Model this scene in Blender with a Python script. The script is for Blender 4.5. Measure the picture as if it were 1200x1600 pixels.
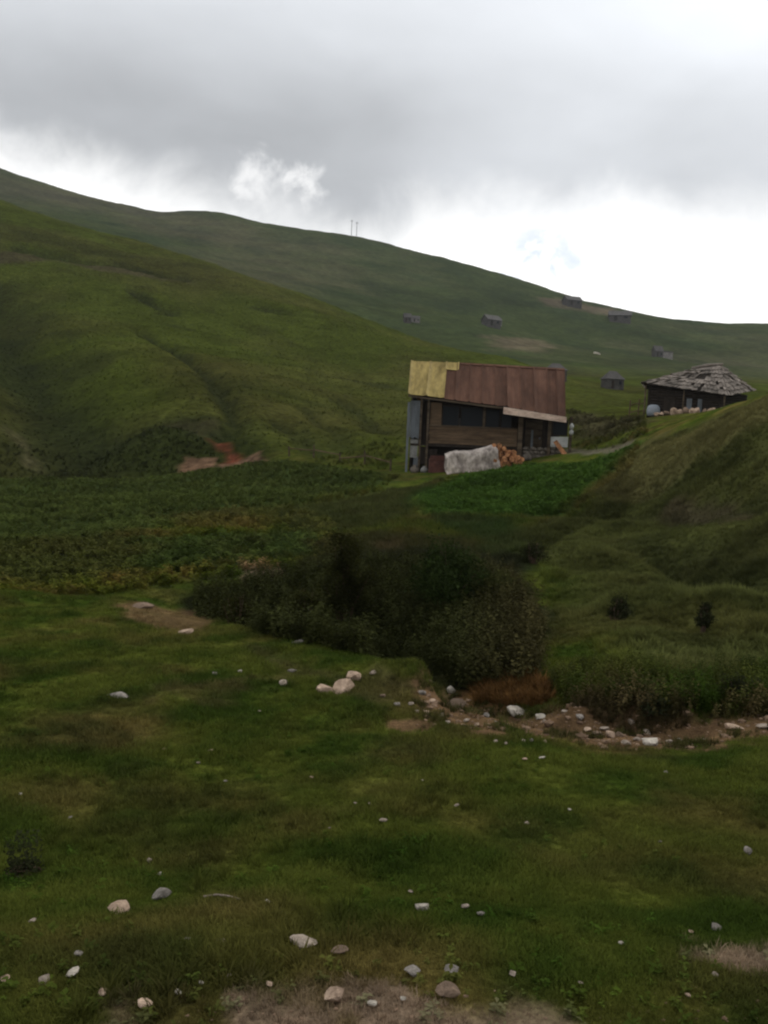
import bpy, bmesh, math, random
import numpy as np
from mathutils import Vector, Matrix

for o in list(bpy.data.objects):
    bpy.data.objects.remove(o)
SC = bpy.context.scene
COL = SC.collection
R = math.radians
random.seed(7)
RNG = np.random.default_rng(11)

# ------------------------------------------------------------------ camera
EYE = 2.5
F = 1357.0                       # focal length in photograph pixels (1200 x 1600)
PITCH, ROLL = 4.63, 2.4
cam_d = bpy.data.cameras.new('camera')
cam = bpy.data.objects.new('camera', cam_d)
COL.objects.link(cam)
CM = Matrix.Rotation(R(90 - PITCH), 3, 'X') @ Matrix.Rotation(R(ROLL), 3, 'Z')
cam.matrix_world = Matrix.Translation((0, 0, EYE)) @ CM.to_4x4()
cam_d.sensor_fit = 'VERTICAL'
cam_d.sensor_height = 24.0
cam_d.lens = 24.0 * F / 1600.0
cam_d.clip_start = 0.05
cam_d.clip_end = 20000
cam_d.dof.use_dof = False
SC.camera = cam

# ------------------------------------------------------------------ world: overcast sky with a bright gap under the cloud deck
SUN_AZ, SUN_EL = 40.0, 38.0      # azimuth to the right of the view axis
w = bpy.data.worlds.new('World')
SC.world = w
w.use_nodes = True
nt = w.node_tree
nt.nodes.clear()
def N(t, **k):
    n = nt.nodes.new(t)
    for a, b in k.items():
        setattr(n, a, b)
    return n
def LK(a, b):
    nt.links.new(a, b)
def M_(op, a, b=None, c=None, clamp=False):
    n = N('ShaderNodeMath', operation=op, use_clamp=clamp)
    for i, v in enumerate((a, b, c)):
        if v is None:
            continue
        if isinstance(v, (int, float)):
            n.inputs[i].default_value = v
        else:
            LK(v, n.inputs[i])
    return n.outputs[0]
def SS(v, lo, hi, a=0.0, b=1.0):
    n = N('ShaderNodeMapRange', interpolation_type='SMOOTHSTEP')
    n.inputs['From Min'].default_value = lo
    n.inputs['From Max'].default_value = hi
    n.inputs['To Min'].default_value = a
    n.inputs['To Max'].default_value = b
    LK(v, n.inputs['Value'])
    return n.outputs[0]
def MIX(f, a, b):
    n = N('ShaderNodeMix', data_type='RGBA')
    if isinstance(f, (int, float)):
        n.inputs[0].default_value = f
    else:
        LK(f, n.inputs[0])
    for i, v in ((6, a), (7, b)):
        if isinstance(v, tuple):
            n.inputs[i].default_value = v
        else:
            LK(v, n.inputs[i])
    return n.outputs[2]
tc = N('ShaderNodeTexCoord')
dirv = tc.outputs['Generated']
sep = N('ShaderNodeSeparateXYZ')
LK(dirv, sep.inputs[0])
dx, dy, dz = sep.outputs
den = M_('ADD', M_('MAXIMUM', dz, 0.0), 0.16)
cmb = N('ShaderNodeCombineXYZ')
LK(M_('DIVIDE', dx, den), cmb.inputs[0])
LK(M_('DIVIDE', dy, den), cmb.inputs[1])
def NOISE(vec, scale, detail=5, rough=0.55, dist=0.0):
    n = N('ShaderNodeTexNoise')
    n.inputs['Scale'].default_value = scale
    n.inputs['Detail'].default_value = detail
    n.inputs['Roughness'].default_value = rough
    n.inputs['Distortion'].default_value = dist
    LK(vec, n.inputs['Vector'])
    return n.outputs['Fac']
nA = NOISE(cmb.outputs[0], 0.62, 4, 0.5, 0.3)
nB = NOISE(cmb.outputs[0], 2.3, 6, 0.55, 0.2)
nC = NOISE(dirv, 7.0, 6, 0.6, 0.3)
nD = NOISE(dirv, 3.0, 3, 0.5, 0.0)
def unproj_dir(px, py):
    v = CM @ Vector(((px - 600) / F, -(py - 800) / F, -1.0))
    return v.normalized()
def DOT(v):
    n = N('ShaderNodeVectorMath', operation='DOT_PRODUCT')
    LK(dirv, n.inputs[0])
    n.inputs[1].default_value = v
    return n.outputs['Value']
glow = SS(DOT(unproj_dir(1230, 440)), 0.885, 0.995)                 # bright thin cloud towards the sun
elev = M_('ADD', M_('ADD', dz, M_('MULTIPLY', dx, 0.15)), M_('MULTIPLY', M_('SUBTRACT', nC, 0.5), 0.13))
elev = M_('SUBTRACT', elev, M_('MULTIPLY', glow, 0.085))
deck = SS(elev, 0.165, 0.262)                                      # 1 = grey cloud deck, 0 = bright gap below it
tone = M_('ADD', 0.36, M_('MULTIPLY', SS(nA, 0.3, 0.72), 0.20))
tone = M_('ADD', tone, M_('MULTIPLY', M_('SUBTRACT', nB, 0.5), 0.22))
tone = M_('ADD', tone, M_('MULTIPLY', SS(dz, 0.31, 0.46), 0.33))
tone = M_('ADD', tone, M_('MULTIPLY', glow, 0.22))
tcol = N('ShaderNodeCombineColor')
LK(M_('MULTIPLY', tone, 0.965), tcol.inputs[0])
LK(tone, tcol.inputs[1])
LK(M_('MULTIPLY', tone, 1.05), tcol.inputs[2])
gap_tone = M_('ADD', 1.0, M_('MULTIPLY', nC, 0.4))
gcolr = N('ShaderNodeCombineColor')
LK(gap_tone, gcolr.inputs[0])
LK(gap_tone, gcolr.inputs[1])
LK(M_('MULTIPLY', gap_tone, 0.99), gcolr.inputs[2])
cloud = MIX(deck, gcolr.outputs[0], tcol.outputs[0])
sky = N('ShaderNodeTexSky', sky_type='NISHITA')
sky.sun_disc = False
sky.sun_elevation = R(SUN_EL)
sky.sun_rotation = R(SUN_AZ)
sky.altitude = 1800
skys = N('ShaderNodeVectorMath', operation='SCALE')
LK(sky.outputs[0], skys.inputs[0])
skys.inputs['Scale'].default_value = 0.10
# small rents in the cloud: one blue, one bright
nE = NOISE(dirv, 26.0, 4, 0.6, 0.4)
rag = M_('MULTIPLY', M_('SUBTRACT', nE, 0.5), 0.0030)
blue = M_('MULTIPLY', SS(M_('ADD', DOT(unproj_dir(845, 420)), rag), 0.9988, 1.0002), SS(nE, 0.40, 0.62))
rg2 = M_('MULTIPLY', M_('SUBTRACT', nE, 0.5), 0.0030)
brt = M_('MAXIMUM', SS(M_('ADD', DOT(unproj_dir(402, 272)), rg2), 0.9994, 1.0004), SS(M_('ADD', DOT(unproj_dir(478, 300)), rg2), 0.9995, 1.0004))
cloud = MIX(M_('MULTIPLY', brt, 0.8), cloud, (0.95, 0.95, 0.95, 1))
bluecol = MIX(0.6, skys.outputs[0], (0.74, 0.80, 0.86, 1))
cloud = MIX(M_('MULTIPLY', blue, 0.7), cloud, bluecol)
below = SS(dz, -0.04, 0.0)
final = MIX(below, (0.035, 0.04, 0.02, 1), cloud)
bg = N('ShaderNodeBackground')
bg.inputs['Strength'].default_value = 1.0
LK(final, bg.inputs['Color'])
wo = N('ShaderNodeOutputWorld')
LK(bg.outputs[0], wo.inputs['Surface'])

sun_d = bpy.data.lights.new('sun', 'SUN')
sun_d.energy = 0.9
sun_d.angle = R(18)
sun_d.color = (1.0, 0.95, 0.86)
sun = bpy.data.objects.new('sun', sun_d)
COL.objects.link(sun)
sv = Vector((math.sin(R(SUN_AZ)) * math.cos(R(SUN_EL)), math.cos(R(SUN_AZ)) * math.cos(R(SUN_EL)), math.sin(R(SUN_EL))))
sun.rotation_euler = sv.to_track_quat('Z', 'Y').to_euler()
sun.location = sv * 400

SC.view_settings.view_transform = 'Standard'
SC.view_settings.look = 'None'
SC.view_settings.exposure = 0.2
SC.view_settings.gamma = 1.0
SC.cycles.filter_width = 2.2
SC.cycles.max_bounces = 4
SC.cycles.volume_bounces = 0

# ------------------------------------------------------------------ numeric helpers
def ray(px, py):
    v = CM @ Vector(((px - 600) / F, -(py - 800) / F, -1.0))
    return v
def at(px, py, d):
    """the place seen at photograph pixel (px, py) that lies d metres ahead"""
    v = ray(px, py)
    k = d / v.y
    return Vector((v.x * k, d, EYE + v.z * k))
def hash2(ix, iy, seed):
    h = (ix.astype(np.int64) * 374761393 + iy.astype(np.int64) * 668265263 + seed * 1274126177) & 0x7fffffff
    h = ((h ^ (h >> 13)) * 1103515245) & 0x7fffffff
    return ((h ^ (h >> 16)) & 0xffffff) / float(0xffffff)
def vnoise(x, y, seed=0):
    x = np.asarray(x, float); y = np.asarray(y, float)
    ix = np.floor(x); iy = np.floor(y)
    fx = x - ix; fy = y - iy
    fx = fx * fx * fx * (fx * (fx * 6 - 15) + 10); fy = fy * fy * fy * (fy * (fy * 6 - 15) + 10)
    a = hash2(ix, iy, seed); b = hash2(ix + 1, iy, seed); c = hash2(ix, iy + 1, seed); d = hash2(ix + 1, iy + 1, seed)
    return (a * (1 - fx) + b * fx) * (1 - fy) + (c * (1 - fx) + d * fx) * fy - 0.5
def fbm(x, y, s, seed=0, oct=3):
    r = 0; a = 1.0
    for k in range(oct):
        c, sn = math.cos(0.6 + k), math.sin(0.6 + k)
        r = r + a * vnoise((x * c - y * sn) / s + 17.3 * k, (x * sn + y * c) / s - 9.1 * k, seed + k)
        a *= 0.5; s *= 0.5
    return r
def sstep(v, a, b):
    t = np.clip((v - a) / (b - a), 0, 1)
    return t * t * (3 - 2 * t)
def pchip(xk, yk, x):
    xk = np.asarray(xk, float); yk = np.asarray(yk, float)
    h = np.diff(xk); dl = np.diff(yk) / h
    m = np.zeros_like(yk)
    for i in range(1, len(xk) - 1):
        if dl[i - 1] * dl[i] > 0:
            w1 = 2 * h[i] + h[i - 1]; w2 = h[i] + 2 * h[i - 1]
            m[i] = (w1 + w2) / (w1 / dl[i - 1] + w2 / dl[i])
    m[0] = dl[0]; m[-1] = dl[-1]
    x = np.clip(x, xk[0], xk[-1])
    j = np.clip(np.searchsorted(xk, x) - 1, 0, len(h) - 1)
    t = (x - xk[j]) / h[j]
    t2 = t * t; t3 = t2 * t
    return ((2 * t3 - 3 * t2 + 1) * yk[j] + (t3 - 2 * t2 + t) * h[j] * m[j] + (-2 * t3 + 3 * t2) * yk[j + 1] + (t3 - t2) * h[j] * m[j + 1])

# ------------------------------------------------------------------ the lie of the land, as lines of known distance and height
Y0 = 6.0
lines = []
def line(*pts):                   # (px, py, distance)
    a = []
    for p in pts:
        q = at(*p)
        a.append((q.x / (q.y + Y0), q.y, q.z))
    lines.append(sorted(a))
def linez(*pts):                  # (px, height relative to the eye, distance)
    a = []
    for px, z, d in pts:
        X = (px - 600) / F * d
        a.append((X / (d + Y0), d, z + EYE))
    lines.append(sorted(a))
WID = (-900, 0, 600, 1200, 2100)
linez(*[(p, -2.40, -4.0) for p in WID])
linez(*[(p, -2.40, 1.2) for p in WID])
linez(*[(p, -2.55, 3.8) for p in WID])
line((-700, 1310, 6.2), (0, 1330, 6.2), (600, 1350, 6.0), (1200, 1370, 5.9), (1900, 1390, 5.9))
line((-700, 1110, 9.6), (0, 1130, 9.6), (300, 1165, 9.2), (600, 1190, 8.6), (900, 1215, 8.3), (1200, 1225, 8.2), (1900, 1250, 8.0))
# near lip of the gully
line((-700, 905, 18), (0, 930, 18), (200, 945, 17.4), (300, 965, 16.5), (420, 993, 15), (560, 1025, 13.5), (650, 1058, 12.4), (705, 1105, 11.3), (800, 1128, 10.9), (950, 1162, 10.2), (1050, 1166, 10.2), (1200, 1142, 10.7), (1500, 1120, 11), (1900, 1110, 11))
# gully bottom
linez((-700, -3.75, 20), (0, -3.95, 20), (200, -4.2, 20), (300, -5.0, 19.5), (420, -5.6, 18.5), (560, -5.9, 17.0), (650, -5.6, 15.5), (705, -4.7, 13.6), (800, -4.25, 12.6), (950, -3.8, 11.5), (1050, -3.75, 11.3), (1200, -3.45, 11.8), (1500, -3.3, 12), (1900, -3.2, 12))
# far lip of the gully
line((-700, 890, 22), (0, 915, 22), (200, 920, 23), (320, 908, 24), (430, 892, 25), (560, 868, 26.5), (700, 860, 27.5), (800, 905, 23), (870, 990, 17.5), (950, 1058, 14), (1050, 1090, 12.8), (1200, 1078, 13), (1500, 1060, 13), (1900, 1060, 13))
# middle of the field / right slope
line((-700, 805, 33), (0, 832, 33), (300, 822, 34), (500, 812, 35), (700, 800, 36), (850, 835, 31), (1000, 865, 26), (1200, 885, 21), (1500, 885, 19), (1900, 900, 18))
# head of the field, platform of the house, crest of the right slope
line((-700, 730, 66), (0, 748, 66), (150, 745, 66), (300, 737, 65), (450, 722, 63), (600, 738, 55), (650, 740, 53), (700, 736, 53), (800, 724, 53), (880, 710, 53), (950, 703, 49), (1000, 691, 45), (1100, 655, 40), (1200, 618, 36), (1400, 545, 33), (1900, 420, 33))
# break of slope of the left hill, ground under the far hut
line((-700, 600, 78), (0, 640, 78), (200, 634, 78), (360, 640, 78), (450, 658, 78), (600, 684, 76), (700, 682, 76), (800, 672, 78), (900, 657, 76), (1000, 652, 66), (1100, 646, 64), (1200, 642, 64), (1400, 600, 64), (1900, 480, 64))
line((-700, 430, 150), (0, 480, 150), (300, 525, 148), (450, 560, 140), (600, 605, 130), (800, 622, 120), (900, 630, 112), (1000, 634, 108), (1200, 632, 105), (1400, 590, 105), (1900, 520, 105))
# crest of the left hill
line((-700, 190, 270), (-200, 255, 265), (0, 315, 260), (130, 357, 252), (300, 404, 240), (450, 454, 228), (600, 508, 212), (700, 543, 192), (800, 566, 172), (900, 598, 152), (1000, 614, 145), (1200, 616, 140), (1400, 600, 140), (1900, 560, 140))
# hollow behind it
line((-700, 225, 380), (-200, 285, 370), (0, 345, 360), (130, 385, 350), (300, 430, 340), (450, 478, 330), (600, 528, 310), (700, 555, 285), (800, 575, 260), (900, 592, 230), (1000, 600, 220), (1200, 604, 210), (1400, 600, 210), (1900, 570, 210))
# shoulder of the far hill
line((-700, 190, 560), (-200, 250, 550), (0, 310, 540), (300, 388, 520), (450, 424, 500), (600, 466, 480), (700, 490, 465), (850, 527, 445), (1000, 553, 430), (1200, 580, 415), (1400, 590, 415), (1900, 570, 415))
# skyline
SKY_ = ((-700, 140, 880), (-200, 205, 860), (0, 268, 850), (60, 290, 850), (130, 313, 848), (190, 328, 845), (250, 337, 840), (310, 337, 840), (350, 342, 838), (400, 355, 835), (470, 367, 830), (550, 379, 820), (650, 402, 805), (750, 428, 790), (850, 456, 770), (950, 482, 750), (1030, 500, 735), (1100, 507, 725), (1200, 512, 715), (1400, 528, 700), (1900, 570, 700))
line(*[(a, b + float(np.interp(a, [0, 300, 550, 1200], [21, 18, 13, 5])), c) for a, b, c in SKY_])
linez(*[(p, 130 - (p - 600) * 0.12, 1100) for p in WID])
linez(*[(p, 60 - (p - 600) * 0.08, 1500) for p in WID])
NL = len(lines)

u_in = np.linspace(-0.50, 0.50, 421)
u_out = 0.50 + (np.linspace(0, 1, 36)[1:] ** 1.6) * 0.75
U = np.concatenate([-u_out[::-1], u_in, u_out])
LY = np.zeros((NL, len(U))); LZ = np.zeros((NL, len(U)))
for k, ln in enumerate(lines):
    uk = [p[0] for p in ln]
    LY[k] = pchip(uk, [math.log(p[1] + Y0) for p in ln], U)
    LZ[k] = pchip(uk, [p[2] for p in ln], U)
for k in range(1, NL):                       # distances must grow
    LY[k] = np.maximum(LY[k], LY[k - 1] + 0.012)
rows_per = [6, 14, 46, 62, 56, 34, 34, 52, 64, 46, 60, 56, 20, 40, 54, 12, 6]
T = np.concatenate([np.linspace(k, k + 1, rows_per[k], endpoint=False) for k in range(NL - 1)] + [[NL - 1.0]])
GY = np.zeros((len(T), len(U))); GZ = np.zeros_like(GY)
ti = np.clip(T.astype(int), 0, NL - 2); tf = T - ti
# log-distance table for lookups
lmin, lmax, NLUT = math.log(2.0), math.log(1506.0), 1400
LG = np.linspace(lmin, lmax, NLUT)
LUT = np.zeros((len(U), NLUT))
for j in range(len(U)):
    ly = LY[ti, j] * (1 - tf) + LY[ti + 1, j] * tf
    GY[:, j] = np.exp(ly) - Y0
    GZ[:, j] = pchip(LY[:, j], LZ[:, j], ly)
    LUT[j] = pchip(LY[:, j], LZ[:, j], LG)
Jidx = np.arange(len(U))
def Hbase(X, Y):
    X = np.asarray(X, float); Y = np.maximum(np.asarray(Y, float), -3.9)
    u = np.interp(X / (Y + Y0), U, Jidx)
    l = np.clip((np.log(Y + Y0) - lmin) / (lmax - lmin) * (NLUT - 1), 0, NLUT - 1.001)
    j = np.clip(u.astype(int), 0, len(U) - 2); i = l.astype(int)
    a = u - j; b = l - i
    return (LUT[j, i] * (1 - b) + LUT[j, i + 1] * b) * (1 - a) + (LUT[j + 1, i] * (1 - b) + LUT[j + 1, i + 1] * b) * a
YM = np.exp(np.linspace(math.log(3.0), math.log(1300), 6000))
def hit(px, py, dmin=3.0):
    v = ray(px, py)
    zr = EYE + v.z / v.y * YM
    h = Hbase(v.x / v.y * YM, YM)
    ok = np.where((h >= zr) & (YM > dmin))[0]
    if len(ok) == 0:
        i = int(np.argmin(np.where(YM > dmin, zr - h, 1e9)))
    else:
        i = ok[0]
    return np.array([v.x / v.y * YM[i], YM[i]])
def path(pts, dmin=3.0):
    return [hit(a, b, dmin) for a, b in pts]
def segdist(X, Y, P):
    d = np.full(np.shape(X), 1e9)
    for a, b in zip(P[:-1], P[1:]):
        ab = b - a; L2 = max(float(ab @ ab), 1e-9)
        t = np.clip(((X - a[0]) * ab[0] + (Y - a[1]) * ab[1]) / L2, 0, 1)
        d = np.minimum(d, np.hypot(X - a[0] - t * ab[0], Y - a[1] - t * ab[1]))
    return d
def inside(X, Y, P):
    r = np.zeros(np.shape(X), bool)
    n = len(P)
    for i in range(n):
        x1, y1 = P[i]; x2, y2 = P[(i + 1) % n]
        c = ((y1 > Y) != (y2 > Y)) & (X < (x2 - x1) * (Y - y1) / (y2 - y1 + 1e-12) + x1)
        r ^= c
    return r
def polymask(X, Y, P, soft, wob, seed, ws):
    d = segdist(X, Y, P + [P[0]])
    s = np.where(inside(X, Y, P), d, -d)
    if wob:
        s = s + wob * fbm(X, Y, ws, seed, 3)
    return sstep(s, -soft, soft)
# carved features: (path, half width, depth)
CARVE = [
    (path([(-120, 380), (0, 475), (50, 545), (92, 612), (118, 660)], 60), 6.0, 4.0),
    (path([(20, 383), (120, 405), (200, 415), (285, 432)], 60), 1.8, 1.4),
    (path([(205, 452), (235, 472), (270, 490)], 60), 1.2, 1.0),
    (path([(225, 520), (270, 545), (320, 575), (345, 605), (365, 640), (360, 665)], 60), 1.4, 1.2),
    (path([(180, 640), (260, 645), (350, 660)], 60), 1.5, 0.8),
    (path([(300, 650), (340, 685), (375, 722)], 60), 1.5, 0.4),
    (path([(430, 650), (470, 680), (500, 705)], 60), 1.6, 0.7),
    (path([(540, 625), (575, 655), (600, 680)], 60), 1.6, 0.7),
    (path([(480, 640), (520, 670), (545, 700)], 60), 1.3, 0.5),
    (path([(400, 482), (430, 487)], 60), 1.6, 1.2),
    (path([(395, 1012), (470, 1020), (560, 1050)], 5), 0.3, -0.06),
    (path([(480, 1132), (560, 1135), (640, 1132)], 5), 0.35, 0.10),
    (path([(600, 1058), (645, 1062), (685, 1075)], 5), 0.25, -0.22),
    (path([(900, 1128), (990, 1122), (1060, 1130)], 5), 0.35, -0.20),
    (path([(960, 1128), (1030, 1140), (1075, 1150)], 5), 0.3, 0.16),
    (path([(820, 880), (880, 870), (960, 885), (1010, 905)], 12), 0.7, -0.35),
    (path([(1010, 870), (1100, 905), (1200, 925)], 12), 0.9, 0.6),
    (path([(860, 800), (960, 800), (1080, 790), (1200, 775)], 12), 1.1, 0.6),
    (path([(990, 770), (1080, 735), (1200, 690)], 12), 0.9, 0.5),
    (path([(920, 940), (990, 970), (1080, 985)], 12), 0.6, 0.22),
    (path([(1000, 950), (1100, 955), (1200, 950)], 12), 0.7, -0.18),
    (path([(0, 945), (60, 940), (130, 945)], 8), 0.35, 0.10),
    (path([(0, 1055), (60, 1052)], 5), 0.25, 0.08),
    (path([(120, 1028), (190, 1026)], 5), 0.22, 0.08),
    (path([(250, 1090), (330, 1085), (420, 1075)], 5), 0.3, -0.05),
]
RS = path([(800, 850), (1000, 700), (1100, 660), (1200, 622), (1500, 540), (1700, 800), (1500, 1050), (1200, 1075), (1000, 1075), (880, 990)], 11)
def detail(X, Y, z):
    d = np.zeros_like(z)
    for s, seed in ((0.35, 1), (1.1, 2), (3.2, 3), (9.0, 4), (28.0, 5), (85.0, 6)):
        g = sstep(Y, s * 2.5, s * 7)
        lo = 1 - sstep(Y, s * 160, s * 420)
        amp = 0.05 * s if s < 20 else 0.035 * s
        m = g * lo
        if np.any(m > 0):
            d = d + m * amp * fbm(X, Y, s, seed * 10, 2)
    return d
HP = np.array([6.3, 55.0])
def Hfull(X, Y):
    X = np.asarray(X, float); Y = np.asarray(Y, float)
    z = Hbase(X, Y)
    flat = sstep(np.hypot((X - HP[0]) / 1.2, Y - HP[1]), 5.0, 9.0)
    near = 1 - 0.4 * sstep(Y, 2, 12) * (1 - sstep(Y, 12, 20))
    dd = detail(X, Y, z) * near
    # hummocky right slope
    b = (Y > 9) & (Y < 60) & (X > -2)
    if np.any(b):
        xs, ys = X[b], Y[b]
        m = polymask(xs, ys, RS, 1.5, 0, 0, 1)
        k = m * (0.55 * np.abs(fbm(xs * 0.8, ys * 1.2, 2.6, 71, 3)) + 0.16 * fbm(xs, ys, 0.8, 77, 2))
        dd[b] += k
    # cattle terraces on the left hill
    t = sstep(Y, 74, 95) * (1 - sstep(Y, 230, 300))
    dd = dd + t * 0.13 * np.sin(z * 3.6 + 5 * fbm(X, Y, 22, 91, 2))
    t2 = sstep(Y, 300, 380) * (1 - sstep(Y, 800, 900))
    dd = dd + t2 * 0.5 * np.sin(z * 1.0 + 7 * fbm(X, Y, 70, 95, 2))
    z = z + dd * flat
    for P, wd, dp in CARVE:
        lo = np.min(P, 0) - 3.2 * wd; hi = np.max(P, 0) + 3.2 * wd
        b = (X > lo[0]) & (X < hi[0]) & (Y > lo[1]) & (Y < hi[1])
        if np.any(b):
            s = segdist(X[b], Y[b], P) * (1 + 0.5 * fbm(X[b], Y[b], wd * 1.6, 33, 2))
            z[b] -= dp * np.exp(-(s / wd) ** 2)
    return z
def H1(x, y):
    return float(Hfull(np.array([x]), np.array([y]))[0])

# ------------------------------------------------------------------ ground colour (turf, weeds and soil, with some slope shade painted in)
C = lambda *a: np.array(a, float)
TURF, TURF2, TURFB = C(.063, .074, .012), C(.044, .070, .010), C(.090, .070, .021)
HILL, HILLB, HILL_SHADE = C(.046, .057, .010), C(.056, .055, .015), C(.024, .030, .008)
FAR, FARB, FARD = C(.040, .053, .018), C(.068, .066, .033), C(.028, .040, .016)
SOIL, SOILP, SOILR = C(.130, .074, .042), C(.22, .15, .105), C(.12, .038, .022)
ZONES = [  # pixel outline, colour, strength, soft, wobble, wobble scale, nearest distance
    ([(0, 752), (250, 742), (450, 722), (620, 742), (560, 775), (420, 805), (250, 832), (100, 850), (-200, 870), (-200, 750)], C(.042, .060, .018), .9, 1.2, 1.8, 4, 20),
    ([(-200, 850), (100, 850), (240, 840), (200, 905), (0, 920), (-200, 910)], C(.042, .050, .016), .85, .8, 1.0, 2, 20),
    ([(220, 850), (500, 832), (520, 868), (330, 888), (210, 892)], C(.036, .058, .017), .85, .6, .8, 2, 20),
    ([(250, 812), (400, 795), (420, 822), (270, 838)], C(.075, .060, .024), .45, .6, 1.2, 2, 20),
    ([(400, 805), (560, 775), (690, 745), (700, 790), (600, 830), (450, 835)], C(.052, .058, .018), .85, .7, 1.0, 2, 20),
    ([(480, 850), (560, 838), (700, 842), (780, 870), (780, 905), (640, 895), (480, 905)], C(.046, .044, .016), .9, .4, .6, 1, 18),
    ([(585, 850), (625, 845), (620, 885), (590, 888)], C(.085, .060, .030), .6, .25, .4, .7, 18),
    ([(640, 785), (700, 750), (800, 728), (1000, 692), (985, 735), (900, 785), (760, 812), (660, 812)], C(.034, .072, .014), .95, .7, .9, 3, 20),
    ([(660, 812), (800, 815), (850, 850), (830, 900), (740, 860)], C(.028, .046, .014), .8, .6, .9, 2, 20),
    ([(820, 830), (1000, 700), (1200, 620), (1500, 540), (1700, 800), (1500, 1050), (1200, 1070), (1000, 1070), (870, 980)], C(.056, .060, .018), .9, .9, 1.5, 3, 11),
    ([(900, 790), (1010, 695), (1200, 622), (1300, 590), (1300, 620), (1100, 705), (960, 790)], C(.095, .086, .032), .9, .5, 1.4, 2.5, 20),
    ([(1050, 775), (1160, 760), (1170, 800), (1060, 810)], C(.085, .060, .042), .6, .4, .9, 1.5, 11),
    ([(850, 950), (1000, 960), (1200, 975), (1200, 1000), (900, 1000)], C(.066, .064, .018), .7, .4, .8, 1.5, 11),
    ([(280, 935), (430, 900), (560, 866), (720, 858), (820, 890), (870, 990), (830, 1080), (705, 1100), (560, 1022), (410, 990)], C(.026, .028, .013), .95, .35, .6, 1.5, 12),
    ([(640, 1096), (700, 1088), (850, 1108), (1000, 1120), (1210, 1116), (1210, 1148), (1060, 1172), (950, 1170), (780, 1142), (650, 1132)], SOIL, .85, .18, 1.0, .45, 5),
    ([(715, 1062), (840, 1060), (860, 1098), (740, 1100)], C(.125, .062, .022), .9, .15, .3, .6, 10),
    ([(370, 887), (440, 885), (445, 905), (380, 912)], SOILP, .85, .15, .4, .8, 18),
    ([(190, 940), (310, 960), (330, 985), (280, 990), (200, 958)], SOIL, .7, .15, .5, .7, 8),
    ([(395, 1012), (480, 1040), (640, 1075), (650, 1100), (560, 1085), (430, 1060)], C(.085, .068, .030), .5, .2, .7, .8, 8),
    ([(200, 1070), (420, 1050), (420, 1085), (220, 1105)], C(.09, .062, .030), .55, .2, .6, .7, 6),
    ([(-100, 385), (120, 405), (285, 432), (330, 445), (200, 428), (80, 408), (-100, 420)], C(.052, .045, .022), .9, 1.0, 3, 8, 60),
    ([(-100, 330), (120, 370), (400, 445), (300, 440), (100, 395), (-100, 370)], HILLB * .85, .7, 4, 8, 14, 60),
    ([(-100, 480), (30, 500), (110, 610), (170, 640), (350, 655), (420, 730), (200, 740), (100, 745), (-100, 745)], HILL_SHADE, .95, 2.0, 4, 8, 60),  # shade of the ravine and steep lower hill, painted as darker ground
    ([(-100, 555), (20, 565), (110, 660), (180, 735), (120, 738), (-100, 720)], HILLB * .8, .6, 2, 3, 6, 60),
    ([(20, 640), (55, 650), (40, 680)], C(.11, .09, .05), .6, 1, 2, 3, 60),
    ([(320, 668), (345, 676), (395, 716), (345, 722), (352, 700)], SOILR, .95, .5, 1.2, 3, 60),
    ([(286, 712), (332, 712), (332, 728), (290, 734)], C(.135, .080, .048), .95, .3, 1.0, 2, 60),
    ([(345, 722), (405, 706), (412, 718), (360, 732)], C(.135, .082, .052), .9, .4, 1.2, 2, 60),
    ([(255, 640), (330, 645), (350, 675), (300, 668)], C(.085, .062, .035), .55, .8, 2, 4, 60),
    ([(780, 530), (850, 535), (850, 552), (770, 548)], C(.13, .10, .065), .7, 6, 12, 14, 300),
    ([(840, 470), (960, 480), (980, 495), (850, 482)], C(.115, .085, .06), .7, 5, 12, 14, 300),
    ([(880, 700), (990, 690), (985, 700), (885, 708)], C(.13, .11, .085), .7, .25, .4, 1, 30),
    ([(890, 645), (1000, 655), (1000, 690), (900, 690)], C(.060, .050, .028), .7, 1.2, 2, 3, 50),
    ([(360, 1560), (480, 1560), (560, 1590), (760, 1560), (880, 1600), (880, 1700), (360, 1700)], C(.19, .135, .092), .9, .10, .4, .35, 2),
    ([(1110, 1500), (1250, 1475), (1300, 1540), (1190, 1530)], C(.21, .15, .10), .9, .08, .35, .3, 2),
    ([(150, 1560), (260, 1570), (250, 1640), (120, 1640)], C(.16, .11, .072), .8, .08, .3, .3, 2),
]
ZP = [(path(z[0], z[6]),) + z[1:] for z in ZONES]
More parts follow.
